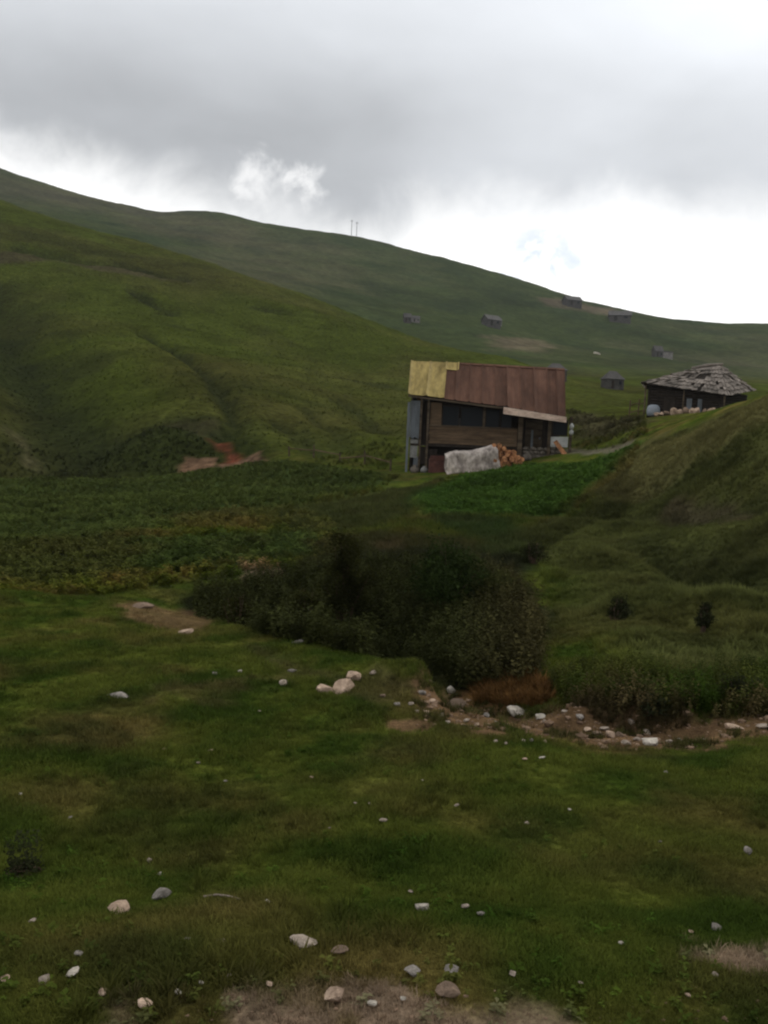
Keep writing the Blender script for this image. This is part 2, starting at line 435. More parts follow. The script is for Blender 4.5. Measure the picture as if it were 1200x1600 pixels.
SHADE_LINES = [  # shade of notches and hollows painted dark, with darker growth along them
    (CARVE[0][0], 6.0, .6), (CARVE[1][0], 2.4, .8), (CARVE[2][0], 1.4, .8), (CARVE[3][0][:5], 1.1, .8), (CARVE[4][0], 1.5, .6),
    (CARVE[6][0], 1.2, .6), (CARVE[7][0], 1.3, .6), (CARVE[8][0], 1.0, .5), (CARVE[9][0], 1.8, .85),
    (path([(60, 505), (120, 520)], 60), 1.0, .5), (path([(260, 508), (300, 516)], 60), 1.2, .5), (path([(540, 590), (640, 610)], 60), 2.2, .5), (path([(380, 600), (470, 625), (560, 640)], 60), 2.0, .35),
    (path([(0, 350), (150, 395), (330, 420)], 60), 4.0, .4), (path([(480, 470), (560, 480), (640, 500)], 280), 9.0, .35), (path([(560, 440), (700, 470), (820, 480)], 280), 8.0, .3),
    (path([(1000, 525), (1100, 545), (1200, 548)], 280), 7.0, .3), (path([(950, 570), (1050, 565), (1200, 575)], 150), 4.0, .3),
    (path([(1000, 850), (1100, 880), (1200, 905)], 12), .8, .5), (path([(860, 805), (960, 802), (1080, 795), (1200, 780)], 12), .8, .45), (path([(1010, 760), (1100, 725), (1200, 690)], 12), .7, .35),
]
def gcol(X, Y):
    X = np.asarray(X, float); Y = np.asarray(Y, float)
    n1 = fbm(X, Y, 1.6, 201, 3)[:, None]; n2 = fbm(X, Y, 0.55, 221, 3)[:, None]
    near = TURF + (TURFB - TURF) * np.clip(0.16 + 1.7 * n1, 0, 1) + (TURF2 - TURF) * np.clip(0.3 - 1.5 * n2, 0, 1)
    near = near * (1 + 0.5 * n2)
    n3 = fbm(X, Y, 26, 231, 4)[:, None]; n4 = fbm(X, Y, 6, 241, 3)[:, None]
    hill = HILL + (HILLB - HILL) * np.clip(0.2 + 1.3 * n3, 0, 1)
    hill = hill * (1 + 0.35 * n4)
    n5 = fbm(X, Y, 110, 251, 4)[:, None]; n6 = fbm(X, Y, 28, 261, 3)[:, None]
    far = FAR + (FARB - FAR) * np.clip(0.25 + 1.4 * n5 + .5 * n6, 0, 1) + (FARD - FAR) * np.clip(0.15 - 1.3 * n6, 0, 1)
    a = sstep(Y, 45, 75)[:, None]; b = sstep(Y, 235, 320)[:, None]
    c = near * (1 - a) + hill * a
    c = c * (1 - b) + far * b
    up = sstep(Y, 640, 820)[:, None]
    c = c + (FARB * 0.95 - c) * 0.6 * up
    for i, (P, col, st, soft, wob, ws, dm) in enumerate(ZP):
        pad = soft + wob + .1
        lo = np.min(P, 0) - pad; hi = np.max(P, 0) + pad
        m = (X > lo[0]) & (X < hi[0]) & (Y > lo[1]) & (Y < hi[1])
        if not np.any(m):
            continue
        k = polymask(X[m], Y[m], list(P), soft, wob, 300 + i * 7, ws)[:, None] * st
        v = col * (1 + 0.45 * fbm(X[m], Y[m], ws * .5, 500 + i * 7, 3))[:, None]
        c[m] = c[m] * (1 - k) + v * k
    for P, wd_, st_ in SHADE_LINES:
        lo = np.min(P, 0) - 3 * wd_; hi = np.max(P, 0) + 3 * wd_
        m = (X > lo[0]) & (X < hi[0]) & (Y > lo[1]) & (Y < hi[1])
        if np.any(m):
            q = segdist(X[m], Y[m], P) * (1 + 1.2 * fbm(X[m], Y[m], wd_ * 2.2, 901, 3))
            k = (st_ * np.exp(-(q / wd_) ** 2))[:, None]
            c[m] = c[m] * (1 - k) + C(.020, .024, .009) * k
    return np.clip(c, 0.006, 1)

# ------------------------------------------------------------------ materials
def mat(name):
    m = bpy.data.materials.new(name)
    m.use_nodes = True
    t = m.node_tree
    b = t.nodes['Principled BSDF']
    b.inputs['Roughness'].default_value = 0.9
    b.inputs['Specular IOR Level'].default_value = 0.15
    return m, t, b
def node(t, kind, **k):
    n = t.nodes.new(kind)
    for a, v in k.items():
        setattr(n, a, v)
    return n
def mixc(t, f, a, b, blend='MIX'):
    n = node(t, 'ShaderNodeMix', data_type='RGBA', blend_type=blend)
    for i, v in ((0, f), (6, a), (7, b)):
        if isinstance(v, (int, float)):
            n.inputs[i].default_value = v
        elif isinstance(v, tuple):
            n.inputs[i].default_value = v
        else:
            t.links.new(v, n.inputs[i])
    return n.outputs[2]
def tnoise(t, vec, scale, detail=4, rough=0.6):
    n = node(t, 'ShaderNodeTexNoise')
    n.inputs['Scale'].default_value = scale
    n.inputs['Detail'].default_value = detail
    n.inputs['Roughness'].default_value = rough
    if vec is not None:
        t.links.new(vec, n.inputs['Vector'])
    return n.outputs['Fac']
def mrange(t, v, a, b, c, d):
    n = node(t, 'ShaderNodeMapRange')
    for i, x in ((1, a), (2, b), (3, c), (4, d)):
        n.inputs[i].default_value = x
    t.links.new(v, n.inputs[0])
    return n.outputs[0]
def ground_material(name, scales, bump):
    m, t, b = mat(name)
    at_ = node(t, 'ShaderNodeAttribute', attribute_name='gcol')
    g = node(t, 'ShaderNodeNewGeometry')
    col = at_.outputs['Color']
    hsum = None
    for sc, lo, hi in scales:
        f = tnoise(t, g.outputs['Position'], sc, 5, 0.65)
        v = mrange(t, f, 0.3, 0.7, lo, hi)
        cc = node(t, 'ShaderNodeCombineColor')
        for i in range(3):
            t.links.new(v, cc.inputs[i])
        col = mixc(t, 1.0, col, cc.outputs[0], 'MULTIPLY')
        hsum = f
    t.links.new(col, b.inputs['Base Color'])
    bm_ = node(t, 'ShaderNodeBump')
    bm_.inputs['Strength'].default_value = 0.6
    bm_.inputs['Distance'].default_value = bump
    t.links.new(hsum, bm_.inputs['Height'])
    t.links.new(bm_.outputs[0], b.inputs['Normal'])
    b.inputs['Specular IOR Level'].default_value = 0.0
    b.inputs['Roughness'].default_value = 1.0
    return m
MG_NEAR = ground_material('turf', ((0.8, .75, 1.25), (6, .7, 1.3), (40, .55, 1.45)), 0.03)
MG_HILL = ground_material('hill_grass', ((0.05, .85, 1.15), (0.3, .75, 1.25), (1.6, .55, 1.45)), 0.35)
MG_FAR = ground_material('far_grass', ((0.012, .85, 1.15), (0.06, .75, 1.25), (0.3, .7, 1.3)), 1.2)

def plain(name, rgb, scale=3.0, var=0.35, rough=0.85, stretch=(1, 1, 1), spec=0.2, second=None, bump=0.0, metal=0.0):
    m, t, b = mat(name)
    tcn = node(t, 'ShaderNodeTexCoord')
    mp = node(t, 'ShaderNodeMapping')
    mp.inputs['Scale'].default_value = stretch
    t.links.new(tcn.outputs['Object'], mp.inputs[0])
    oi = node(t, 'ShaderNodeObjectInfo')
    ofs = node(t, 'ShaderNodeVectorMath', operation='ADD')
    t.links.new(mp.outputs[0], ofs.inputs[0])
    sc = node(t, 'ShaderNodeVectorMath', operation='SCALE')
    sc.inputs[0].default_value = (37.0, 91.0, 53.0)
    t.links.new(oi.outputs['Random'], sc.inputs['Scale'])
    t.links.new(sc.outputs[0], ofs.inputs[1])
    f = tnoise(t, ofs.outputs[0], scale, 5, 0.65)
    f2 = tnoise(t, ofs.outputs[0], scale * 4.3, 4, 0.6)
    a = tuple(c * (1 - var) for c in rgb) + (1,)
    c2 = tuple(min(1, c * (1 + var)) for c in (second or rgb)) + (1,)
    col = mixc(t, mrange(t, f, .32, .68, 0, 1), a, c2)
    v = mrange(t, f2, .3, .7, 1 - var * .6, 1 + var * .6)
    vr = mrange(t, oi.outputs['Random'], 0, 1, 1 - var * .35, 1 + var * .35)
    mm = node(t, 'ShaderNodeMath', operation='MULTIPLY')
    t.links.new(v, mm.inputs[0]); t.links.new(vr, mm.inputs[1])
    cc = node(t, 'ShaderNodeCombineColor')
    for i in range(3):
        t.links.new(mm.outputs[0], cc.inputs[i])
    col = mixc(t, 1.0, col, cc.outputs[0], 'MULTIPLY')
    t.links.new(col, b.inputs['Base Color'])
    b.inputs['Roughness'].default_value = rough
    b.inputs['Specular IOR Level'].default_value = spec
    b.inputs['Metallic'].default_value = metal
    if bump:
        bm_ = node(t, 'ShaderNodeBump')
        bm_.inputs['Distance'].default_value = bump
        bm_.inputs['Strength'].default_value = 0.7
        t.links.new(f2, bm_.inputs['Height'])
        t.links.new(bm_.outputs[0], b.inputs['Normal'])
    return m
def leaf_material(name, rgb=None, var=0.4, trans=0.25):
    """foliage; with rgb None the colour comes from the scattered point's own tint"""
    m, t, b = mat(name)
    oi = node(t, 'ShaderNodeObjectInfo')
    if rgb is None:
        a = node(t, 'ShaderNodeAttribute', attribute_name='tint', attribute_type='INSTANCER')
        col = a.outputs['Color']
    else:
        g = node(t, 'ShaderNodeNewGeometry')
        f = tnoise(t, g.outputs['Position'], 2.2, 3, 0.6)
        col = mixc(t, mrange(t, f, .3, .7, 0, 1), tuple(c * (1 - var) for c in rgb) + (1,), tuple(c * (1 + var) for c in rgb) + (1,))
        ri = node(t, 'ShaderNodeCombineColor')
        v0 = mrange(t, g.outputs['Random Per Island'], 0, 1, .7, 1.3)
        for i in range(3):
            t.links.new(v0, ri.inputs[i])
        col = mixc(t, 1.0, col, ri.outputs[0], 'MULTIPLY')
    v = mrange(t, oi.outputs['Random'], 0, 1, 1 - var * .6, 1 + var * .6)
    cc = node(t, 'ShaderNodeCombineColor')
    for i in range(3):
        t.links.new(v, cc.inputs[i])
    col = mixc(t, 1.0, col, cc.outputs[0], 'MULTIPLY')
    t.links.new(col, b.inputs['Base Color'])
    b.inputs['Roughness'].default_value = 0.9
    b.inputs['Specular IOR Level'].default_value = 0.03
    tr = node(t, 'ShaderNodeBsdfTranslucent')
    t.links.new(col, tr.inputs['Color'])
    mx = node(t, 'ShaderNodeMixShader')
    mx.inputs[0].default_value = trans
    t.links.new(b.outputs[0], mx.inputs[1])
    t.links.new(tr.outputs[0], mx.inputs[2])
    t.links.new(mx.outputs[0], t.nodes['Material Output'].inputs['Surface'])
    return m

# ------------------------------------------------------------------ object helpers
def tag(o, label=None, cat=None, group=None, kind=None):
    for k, v in (('label', label), ('category', cat), ('group', group), ('kind', kind)):
        if v:
            o[k] = v
    return o
def link(name, me, m=None, parent=None):
    o = bpy.data.objects.new(name, me)
    COL.objects.link(o)
    if m is not None and not me.materials:
        me.materials.append(m)
    if parent is not None:
        o.parent = parent
    return o
def empty(name, loc, basis=None, rz=0.0):
    o = bpy.data.objects.new(name, None)
    COL.objects.link(o)
    o.empty_display_size = 0.3
    if basis is None:
        o.matrix_world = Matrix.Translation(loc) @ Matrix.Rotation(rz, 4, 'Z')
    else:
        o.matrix_world = Matrix.Translation(loc) @ basis.to_4x4()
    return o
class MB:
    def __init__(s):
        s.v = []; s.f = []
    def quad(s, a, b, c, d):
        n = len(s.v); s.v += [tuple(a), tuple(b), tuple(c), tuple(d)]; s.f.append((n, n + 1, n + 2, n + 3)); return s
    def tri(s, a, b, c):
        n = len(s.v); s.v += [tuple(a), tuple(b), tuple(c)]; s.f.append((n, n + 1, n + 2)); return s
    def hexa(s, p):                                   # 4 bottom corners, 4 top corners
        n = len(s.v); s.v += [tuple(q) for q in p]
        for f in ((3, 2, 1, 0), (4, 5, 6, 7), (0, 1, 5, 4), (1, 2, 6, 5), (2, 3, 7, 6), (3, 0, 4, 7)):
            s.f.append(tuple(n + i for i in f))
        return s
    def box(s, x0, x1, y0, y1, z0, z1, j=0.0):
        J = lambda: random.uniform(-j, j)
        p = [(x0, y0, z0), (x1, y0, z0), (x1, y1, z0), (x0, y1, z0), (x0, y0, z1), (x1, y0, z1), (x1, y1, z1), (x0, y1, z1)]
        return s.hexa([(a + J(), b + J(), c + J()) for a, b, c in p])
    def slab(s, pts, n, th):                          # polygon extruded against direction n by th
        nv = Vector(n).normalized() * th
        k = len(s.v); L = len(pts)
        s.v += [tuple(p) for p in pts] + [tuple(Vector(p) - nv) for p in pts]
        s.f.append(tuple(range(k, k + L)))
        s.f.append(tuple(range(k + 2 * L - 1, k + L - 1, -1)))
        for i in range(L):
            j = (i + 1) % L
            s.f.append((k + j, k + i, k + L + i, k + L + j))
        return s
    def tube(s, pts, radii, n=7, cap=True):
        pts = [Vector(p) for p in pts]
        rings = []
        for i, p in enumerate(pts):
            d = (pts[min(i + 1, len(pts) - 1)] - pts[max(i - 1, 0)])
            d = d.normalized() if d.length > 1e-9 else Vector((0, 0, 1))
            a = d.orthogonal().normalized(); b = d.cross(a)
            k = len(s.v)
            for q in range(n):
                an = 2 * math.pi * q / n
                s.v.append(tuple(p + (a * math.cos(an) + b * math.sin(an)) * radii[i]))
            rings.append(k)
        for r0, r1 in zip(rings[:-1], rings[1:]):
            for q in range(n):
                s.f.append((r0 + q, r0 + (q + 1) % n, r1 + (q + 1) % n, r1 + q))
        if cap:
            s.f.append(tuple(rings[0] + q for q in range(n - 1, -1, -1)))
            s.f.append(tuple(rings[-1] + q for q in range(n)))
        return s
    def lathe(s, c, prof, n=14):
        c = Vector(c); rings = []
        for r, z in prof:
            k = len(s.v)
            for q in range(n):
                a = 2 * math.pi * q / n
                s.v.append((c.x + r * math.cos(a), c.y + r * math.sin(a), c.z + z))
            rings.append(k)
        for r0, r1 in zip(rings[:-1], rings[1:]):
            for q in range(n):
                s.f.append((r0 + q, r0 + (q + 1) % n, r1 + (q + 1) % n, r1 + q))
        s.f.append(tuple(rings[0] + q for q in range(n - 1, -1, -1)))
        s.f.append(tuple(rings[-1] + q for q in range(n)))
        return s
    def mesh(s, name, m=None, smooth=False):
        me = bpy.data.meshes.new(name)
        me.from_pydata(s.v, [], s.f)
        me.update()
        if m is not None:
            me.materials.append(m)
        if smooth:
            me.polygons.foreach_set('use_smooth', [True] * len(me.polygons))
        return me
    def build(s, name, m, parent=None, smooth=False):
        return link(name, s.mesh(name, m, smooth), None, parent)

# ------------------------------------------------------------------ ground, hillside, far hill
XX = U[None, :] * (GY + Y0)
ZZ = Hfull(XX.ravel(), GY.ravel()).reshape(XX.shape)
nb = GY < 2.0
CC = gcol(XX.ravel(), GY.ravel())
def sheet(name, r0, r1, m, extra=False):
    nr, nc = r1 - r0 + 1, len(U)
    v = np.stack([XX[r0:r1 + 1], GY[r0:r1 + 1], ZZ[r0:r1 + 1]], -1).reshape(-1, 3)
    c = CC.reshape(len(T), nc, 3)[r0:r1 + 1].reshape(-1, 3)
    i = np.arange(nr - 1)[:, None] * nc + np.arange(nc - 1)[None, :]
    q = np.stack([i, i + 1, i + 1 + nc, i + nc], -1).reshape(-1, 4)
    if extra:                                     # the level ground beside and behind the camera
        n = len(v)
        v = np.concatenate([v, [[-300, -300, -.35], [300, -300, -.35], [300, 1.0, -.35], [-300, 1.0, -.35]]])
        c = np.concatenate([c, np.tile(TURF, (4, 1))])
        q = np.concatenate([q, [[n, n + 1, n + 2, n + 3]]])
    me = bpy.data.meshes.new(name)
    me.vertices.add(len(v)); me.vertices.foreach_set('co', v.ravel().astype(np.float32))
    me.loops.add(q.size); me.loops.foreach_set('vertex_index', q.ravel().astype(np.int32))
    me.polygons.add(len(q))
    me.polygons.foreach_set('loop_start', np.arange(0, q.size, 4, dtype=np.int32))
    me.polygons.foreach_set('loop_total', np.full(len(q), 4, dtype=np.int32))
    me.polygons.foreach_set('use_smooth', np.ones(len(q), bool))
    me.update(calc_edges=True)
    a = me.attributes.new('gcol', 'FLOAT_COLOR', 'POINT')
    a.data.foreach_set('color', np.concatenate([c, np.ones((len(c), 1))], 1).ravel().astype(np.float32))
    o = link(name, me, m)
    return o
def row_of(k):
    return int(sum(rows_per[:k]))
r1, r2 = row_of(9), row_of(12)
g_o = sheet('ground', 0, r1, MG_NEAR, True)
tag(g_o, 'rough green pasture with a gully running across it', 'ground', kind='structure')
h_o = sheet('hillside', r1, r2, MG_HILL)
tag(h_o, 'smooth green grassy hillside with dark erosion lines', 'hillside', kind='structure')
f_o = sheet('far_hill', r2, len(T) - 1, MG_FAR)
tag(f_o, 'far grassy hill sloping down under the bright cloud', 'hill', kind='structure')

# ------------------------------------------------------------------ haze
top = float(ZZ.max()) + 6
mh = bpy.data.materials.new('haze')
mh.use_nodes = True
th = mh.node_tree
th.nodes.clear()
pv = th.nodes.new('ShaderNodeVolumePrincipled')
pv.inputs['Color'].default_value = (0.86, 0.90, 0.95, 1)
pv.inputs['Density'].default_value = 0.00011
pv.inputs['Anisotropy'].default_value = 0.2
oh = th.nodes.new('ShaderNodeOutputMaterial')
th.links.new(pv.outputs[0], oh.inputs['Volume'])
hz = MB().box(-1900, 1900, -310, 1520, float(ZZ.min()) - 1.5, top).build('haze', mh)
tag(hz, 'thin pale haze lying over the far hill', 'haze', kind='stuff')

# ------------------------------------------------------------------ materials of things
M = dict(
    rust=plain('rusty_sheet', (.082, .043, .029), 0.9, .26, .85, (1, .25, .25), .04, (.098, .050, .033), .004),
    yellow=plain("yellow_sheet", (.21, .15, .042), 1.2, .34, .7, (1, .3, .3), .1, (.30, .225, .075)),
    fascia=plain('pale_board', (.42, .29, .22), 1.5, .30, .8, (.6, 2, 2), .2, (.5, .38, .30)),
    wood=plain('weathered_wood', (.060, .043, .028), 2.0, .4, .9, (.3, 2, 2), .1, (.085, .064, .043), .004),
    wood2=plain('brown_plank', (.090, .060, .036), 2.0, .4, .9, (.3, 2, 2), .1, None, .004),
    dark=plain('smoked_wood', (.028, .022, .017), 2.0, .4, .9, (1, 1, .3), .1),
    metal=plain('grey_sheet', (.080, .090, .096), 1.4, .3, .55, (1, 1, .3), .4, (.10, .11, .12)),
    stone=plain('rubble_stone', (.10, .085, .065), 1.5, .4, .95, (1, 1, 1), .1, (.13, .11, .09), .02),
    white=plain('white_paint', (.40, .40, .38), 2.0, .25, .7),
    tarp=plain('white_tarp', (.24, .195, .165), 1.7, .45, .7, (1, 1.4, .6), .15, (.40, .345, .30), .02),
    log=plain('cut_wood', (.20, .080, .034), 4.0, .6, .9, (1, 1, 1), .1, (.36, .17, .08)),
    bark=plain('bark', (.075, .048, .030), 4.0, .4, .95),
    sack=plain('grey_sack', (.17, .165, .15), 3.0, .3, .9),
    brick=plain('red_clay', (.075, .032, .024), 3.0, .35, .9),
    shingle=plain('grey_shingle', (.135, .115, .095), 1.1, .42, .95, (1, 1, 1), .1, (.185, .155, .13), .01),
    barrel=plain('pale_plastic', (.20, .22, .24), 1.2, .2, .5, (1, 1, 1), .4),
    farwood=plain('far_wood', (.058, .053, .046), .8, .35, .9),
    farroof=plain('far_roof', (.072, .066, .060), .5, .3, .85),
    farpale=plain('far_pale', (.17, .155, .14), .8, .3, .9),
    gravel=plain('gravel_stone', (.17, .105, .065), 3.0, .5, .95, (1, 1, 1), .05, (.26, .175, .115)),
    rock=plain('pale_rock', (.25, .20, .155), 2.2, .32, .95, (1, 1, 1), .1, (.34, .275, .215), .02),
    rock_pink=plain('tan_rock', (.30, .205, .14), 2.2, .32, .95, (1, 1, 1), .1, (.44, .32, .23), .02),
    rock_grey=plain('grey_rock', (.17, .15, .125), 2.2, .32, .95, (1, 1, 1), .1, (.24, .21, .18), .02),
    rock_brown=plain('brown_rock', (.165, .115, .08), 2.2, .35, .95, (1, 1, 1), .1, None, .02),
    rock_white=plain('white_rock', (.34, .295, .24), 2.2, .3, .95, (1, 1, 1), .1, (.44, .39, .32), .02),
)
gm, gt, gb = mat('dark_glass')
gb.inputs['Base Color'].default_value = (.012, .014, .016, 1)
gb.inputs['Roughness'].default_value = 0.35
gb.inputs['Specular IOR Level'].default_value = 0.06
M['glass'] = gm

# ------------------------------------------------------------------ the main house
pL, pR = at(637, 735, 54.3), at(875, 710, 53.6)
ex = Vector((pR.x - pL.x, pR.y - pL.y, 0)); HW = ex.length; ex.normalize()
ey = Vector((-ex.y, ex.x, 0))
HB = Matrix((ex, ey, Vector((0, 0, 1)))).transposed()
ZB = -1.95                                  # lowest ground under the house, below the eye
house = empty('old_house', (pL.x, pL.y, EYE + ZB), HB)
tag(house, 'old timber house with rusty brown metal roof patched with yellow sheets', 'house')
def hb(x0, x1, y0, y1, z0, z1, j=0.0):
    return MB().box(x0, x1, y0, y1, z0 - ZB, z1 - ZB, j)
W = HW
RY, RZ = 3.6, 5.26                           # ridge
SL = (RZ - 2.86) / (RY + 0.3)
def eave(x):
    return 2.86 - 0.075 * x if x < 5.7 else 2.42 - 0.115 * (x - 5.7)
def roof_pt(x, z):
    return (RY - (RZ - z) / SL, z)
# walls
hb(0.0, 0.09, 1.0, 7.0, -0.1, 2.95).build('wall', M['wood'], house)
hb(W - .09, W, .9, 7.0, -0.45, 2.95).build('wall', M['wood'], house)
hb(0.09, W - .09, 6.9, 7.0, -0.1, 2.95).build('wall', M['wood'], house)
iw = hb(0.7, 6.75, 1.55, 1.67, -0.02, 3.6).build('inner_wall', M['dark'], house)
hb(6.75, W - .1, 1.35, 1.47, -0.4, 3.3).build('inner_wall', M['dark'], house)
for xs in (0.05, W - .05):
    MB().slab([(xs + .04, .4, 2.95 - ZB), (xs + .04, 6.9, 2.95 - ZB), (xs + .04, RY, RZ - .12 - ZB)], (1, 0, 0), .08).build('gable', M['wood'], house)
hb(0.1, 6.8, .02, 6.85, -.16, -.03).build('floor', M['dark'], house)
hb(6.82, W - .1, .05, 6.85, -.62, -.42).build('floor', M['stone'], house)
# window strip of the veranda: posts, frames and dark panes
for i, (a, b) in enumerate(((1.98, 3.05), (3.12, 4.52), (4.66, 5.55), (5.62, 6.32))):
    wn = MB()
    za, zb = 1.02, 2.40 - .05 * i
    for (q0, q1, r0, r1) in ((a, b, za, za + .06), (a, b, zb - .06, zb), (a, a + .05, za + .06, zb - .06), (b - .05, b, za + .06, zb - .06)):
        wn.box(q0, q1, .22, .28, r0 - ZB, r1 - ZB)
    wo_ = wn.build('window', M['dark'], house)
    hb(a + .05, b - .05, .24, .255, za + .06, zb - .06).build('pane', M['glass'], wo_)
hb(4.53, 4.65, .16, .30, 1.0, 2.4).build('post', M['wood'], house)
hb(2.95, 3.6, .5, .6, 1.05, 1.65).build('curtain', M['metal'], house)
# board beside the window and grey corner sheet
hb(1.25, 1.95, .05, .16, .95, 2.55).build('board', M['wood2'], house)
cs = MB()
for k in range(7):
    cs.box(.0 + k * .1, .085 + k * .1, -.02 + (k % 2) * .02, .03 + (k % 2) * .02, .35 - ZB - .04 * (k % 3), 2.62 - ZB)
cs.build('corner_sheet', M['metal'], house)
# parapet of horizontal planks
for k in range(6):
    z0 = .02 + k * .18
    hb(1.22 + random.uniform(-.05, .05), 6.66, -.02 - .012 * (k % 2), .05, z0, z0 + .168, .006).build('plank', M['wood2'], house)
hb(1.2, 6.7, -.08, .10, 1.105, 1.17).build('rail', M['wood'], house)
# posts
for x0, x1, zt, zb_ in ((6.70, 6.98, 2.35, -.95), (8.52, 8.70, 2.15, -.55), (9.82, 9.98, 2.0, -.45), (1.05, 1.2, 2.75, -1.9), (.62, .74, 2.75, -1.9), (-.16, -.03, 2.5, -2.1)):
    hb(x0, x1, -.12, .04, zb_, zt, .012).build('post', M['wood'] if x0 > -.1 else M['metal'], house)
# lower storey: set-back stone wall, rubble base on the right, cladding of loose sheets on the left
st = random.Random(3)
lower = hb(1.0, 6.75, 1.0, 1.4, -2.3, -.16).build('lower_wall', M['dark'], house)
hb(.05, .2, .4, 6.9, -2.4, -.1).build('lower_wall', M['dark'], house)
def rubble_mesh(sd):
    rr = random.Random(sd)
    b = bmesh.new()
    bmesh.ops.create_icosphere(b, subdivisions=1, radius=.5)
    for v in b.verts:
        v.co = v.co * rr.uniform(.85, 1.12)
        v.co.x = max(-.42, min(.42, v.co.x)); v.co.y = max(-.4, min(.4, v.co.y)); v.co.z = max(-.4, min(.4, v.co.z))
    me = bpy.data.meshes.new('rubble')
    b.to_mesh(me); b.free()
    me.materials.append(M['stone'])
    return me
rub = [rubble_mesh(i) for i in range(4)]
base = hb(6.99, W - .02, .14, 1.2, -1.2, -.05).build('stone_base', M['stone'], house)
for (xa, xb, zlo, zhi) in ((7.0, 8.5, -1.1, -.18), (8.7, W, -1.0, .1)):
    z = zlo
    while z < zhi:
        x = xa
        while x < xb - .1:
            ww = st.uniform(.26, .46)
            o = link('stone', rub[st.randrange(4)], None, base)
            o.location = (x + ww / 2, .1, z + .12 - ZB)
            o.scale = (ww * 1.15, .34, .30)
            o.rotation_euler = (st.uniform(-.2, .2), st.uniform(-.2, .2), 0)
            x += ww
        z += .23
for (a, b, c, d, m_) in ((.1, .55, -.9, .2, 'sack'), (.32, .7, -1.55, -.85, 'metal'), (.72, 1.04, -1.3, -.2, 'dark'), (1.22, 1.75, -1.1, -.35, 'dark')):
    hb(a, b, .06, .10, c, d, .03).build('cladding_sheet', M[m_], house)
# doorway of the right bay
dr = hb(7.25, 8.3, 1.27, 1.345, -.4, 1.75).build('door', M['wood'], house)
hb(8.12, 8.2, 1.22, 1.265, .55, .68).build('handle', M['metal'], dr)
hb(7.55, 7.68, .5, .58, -.4, 1.1).build('post', M['metal'], house)
wd = MB()
for (q0, q1, r0, r1) in ((8.8, 9.75, .8, .86), (8.8, 9.75, 1.72, 1.78), (8.8, 8.86, .86, 1.72), (9.69, 9.75, .86, 1.72)):
    wd.box(q0, q1, .3, .37, r0 - ZB, r1 - ZB)
wd = wd.build('window', M['dark'], house)
hb(8.86, 9.69, .32, .34, .86, 1.72).build('pane', M['glass'], wd)
hb(8.62, 9.74, -.06, -.02, .12, .74, .02).build('white_panel', M['white'], house)
# roof: battens, sheets, ridge cap, pale front edge of the porch
roof = MB()
for z in (2.95, 3.6, 4.25, 4.9):
    y = roof_pt(0, z)[0]
    roof.box(-.1, W + .1, y - .04, y + .04, z - ZB - .12, z - ZB - .05)
roof = roof.build('roof', M['wood'], house)
def roof_sheet(x0, x1, zt, e0, e1, lift, m_, side=-1, ta=0.0, tb=0.0):
    s = MB()
    nn = Vector((0, -SL, 1)).normalized() if side < 0 else Vector((0, SL, 1)).normalized()
    L = 8
    prof = []
    for k in range(L + 1):
        f_ = k / L
        rib = .085 if k in (0, L) else (.014 if k % 2 else 0.0)
        prof.append((x0 + (x1 - x0) * f_, rib, e0 + (e1 - e0) * f_))
    a = []; b = []
    for x, rib, e in prof:
        yt, y1 = RY + side * (RZ - zt) / SL, RY + side * (RZ - e) / SL
        a.append(Vector((x + ta + (tb - ta) * (x - x0) / (x1 - x0), yt, zt - ZB)) + nn * (rib + lift))
        b.append(Vector((x, y1, e - ZB)) + nn * (rib + lift))
    for k in range(L):
        s.slab([a[k], b[k], b[k + 1], a[k + 1]] if side < 0 else [a[k + 1], b[k + 1], b[k], a[k]], nn, .012)
    return s.build('roof_sheet', M[m_], roof)
def pxx(px):
    return (px - 638) / 238.0 * W
seams = [691, 709, 731, 751, 771, 791, 811, 832, 852, 866, 877]
roof_sheet(-.12, pxx(664), RZ, eave(0), eave(1.0) + .02, .02, 'yellow', -1, -.16, 0)
roof_sheet(pxx(664) - .03, pxx(692), RZ, eave(1.0) + .02, eave(2.1), .045, 'yellow')
roof_sheet(pxx(690), pxx(712), RZ, 4.70, 4.68, .075, 'yellow')
for i, (a, b) in enumerate(zip(seams[:-1], seams[1:])):
    xa, xb = pxx(a) - .02, pxx(b) + .02
    ea, eb = eave(xa), eave(xb)
    if abs(a - 771) < 1:
        eb = ea - .02
    roof_sheet(xa, xb, RZ - (.02 if i > 0 else .55) + random.uniform(-.03, .0), ea + random.uniform(-.03, .03), eb + random.uniform(-.03, .03), .012 + .02 * (i % 2), 'rust', -1, max(0, i - 5) * .07, max(0, i - 4) * .07)
for i in range(10):
    roof_sheet(-.1 + i * (W + .2) / 10, -.08 + (i + 1) * (W + .2) / 10, RZ, 2.7, 2.7, .012 + .02 * (i % 2), 'rust', 1)
rc = MB()
rc.slab([(pxx(712), RY - .22, RZ - .14 - ZB + .10), (W + .38, RY - .22, RZ - .14 - ZB + .10), (W + .38, RY, RZ + .09 - ZB), (pxx(712), RY, RZ + .09 - ZB)], (0, -SL, 1), .02)
rc.slab([(pxx(712), RY, RZ + .09 - ZB), (W + .38, RY, RZ + .09 - ZB), (W + .38, RY + .22, RZ - .04 - ZB), (pxx(712), RY + .22, RZ - .04 - ZB)], (0, SL, 1), .02)
rc.build('ridge_cap', M['rust'], roof)
fa = MB()
xa, xb = 5.74, W + .12
fb0, fb1 = eave(5.75) - .42, eave(W) - .33
ya, yb = roof_pt(0, eave(5.75))[0] - .03, roof_pt(0, eave(W))[0] - .03
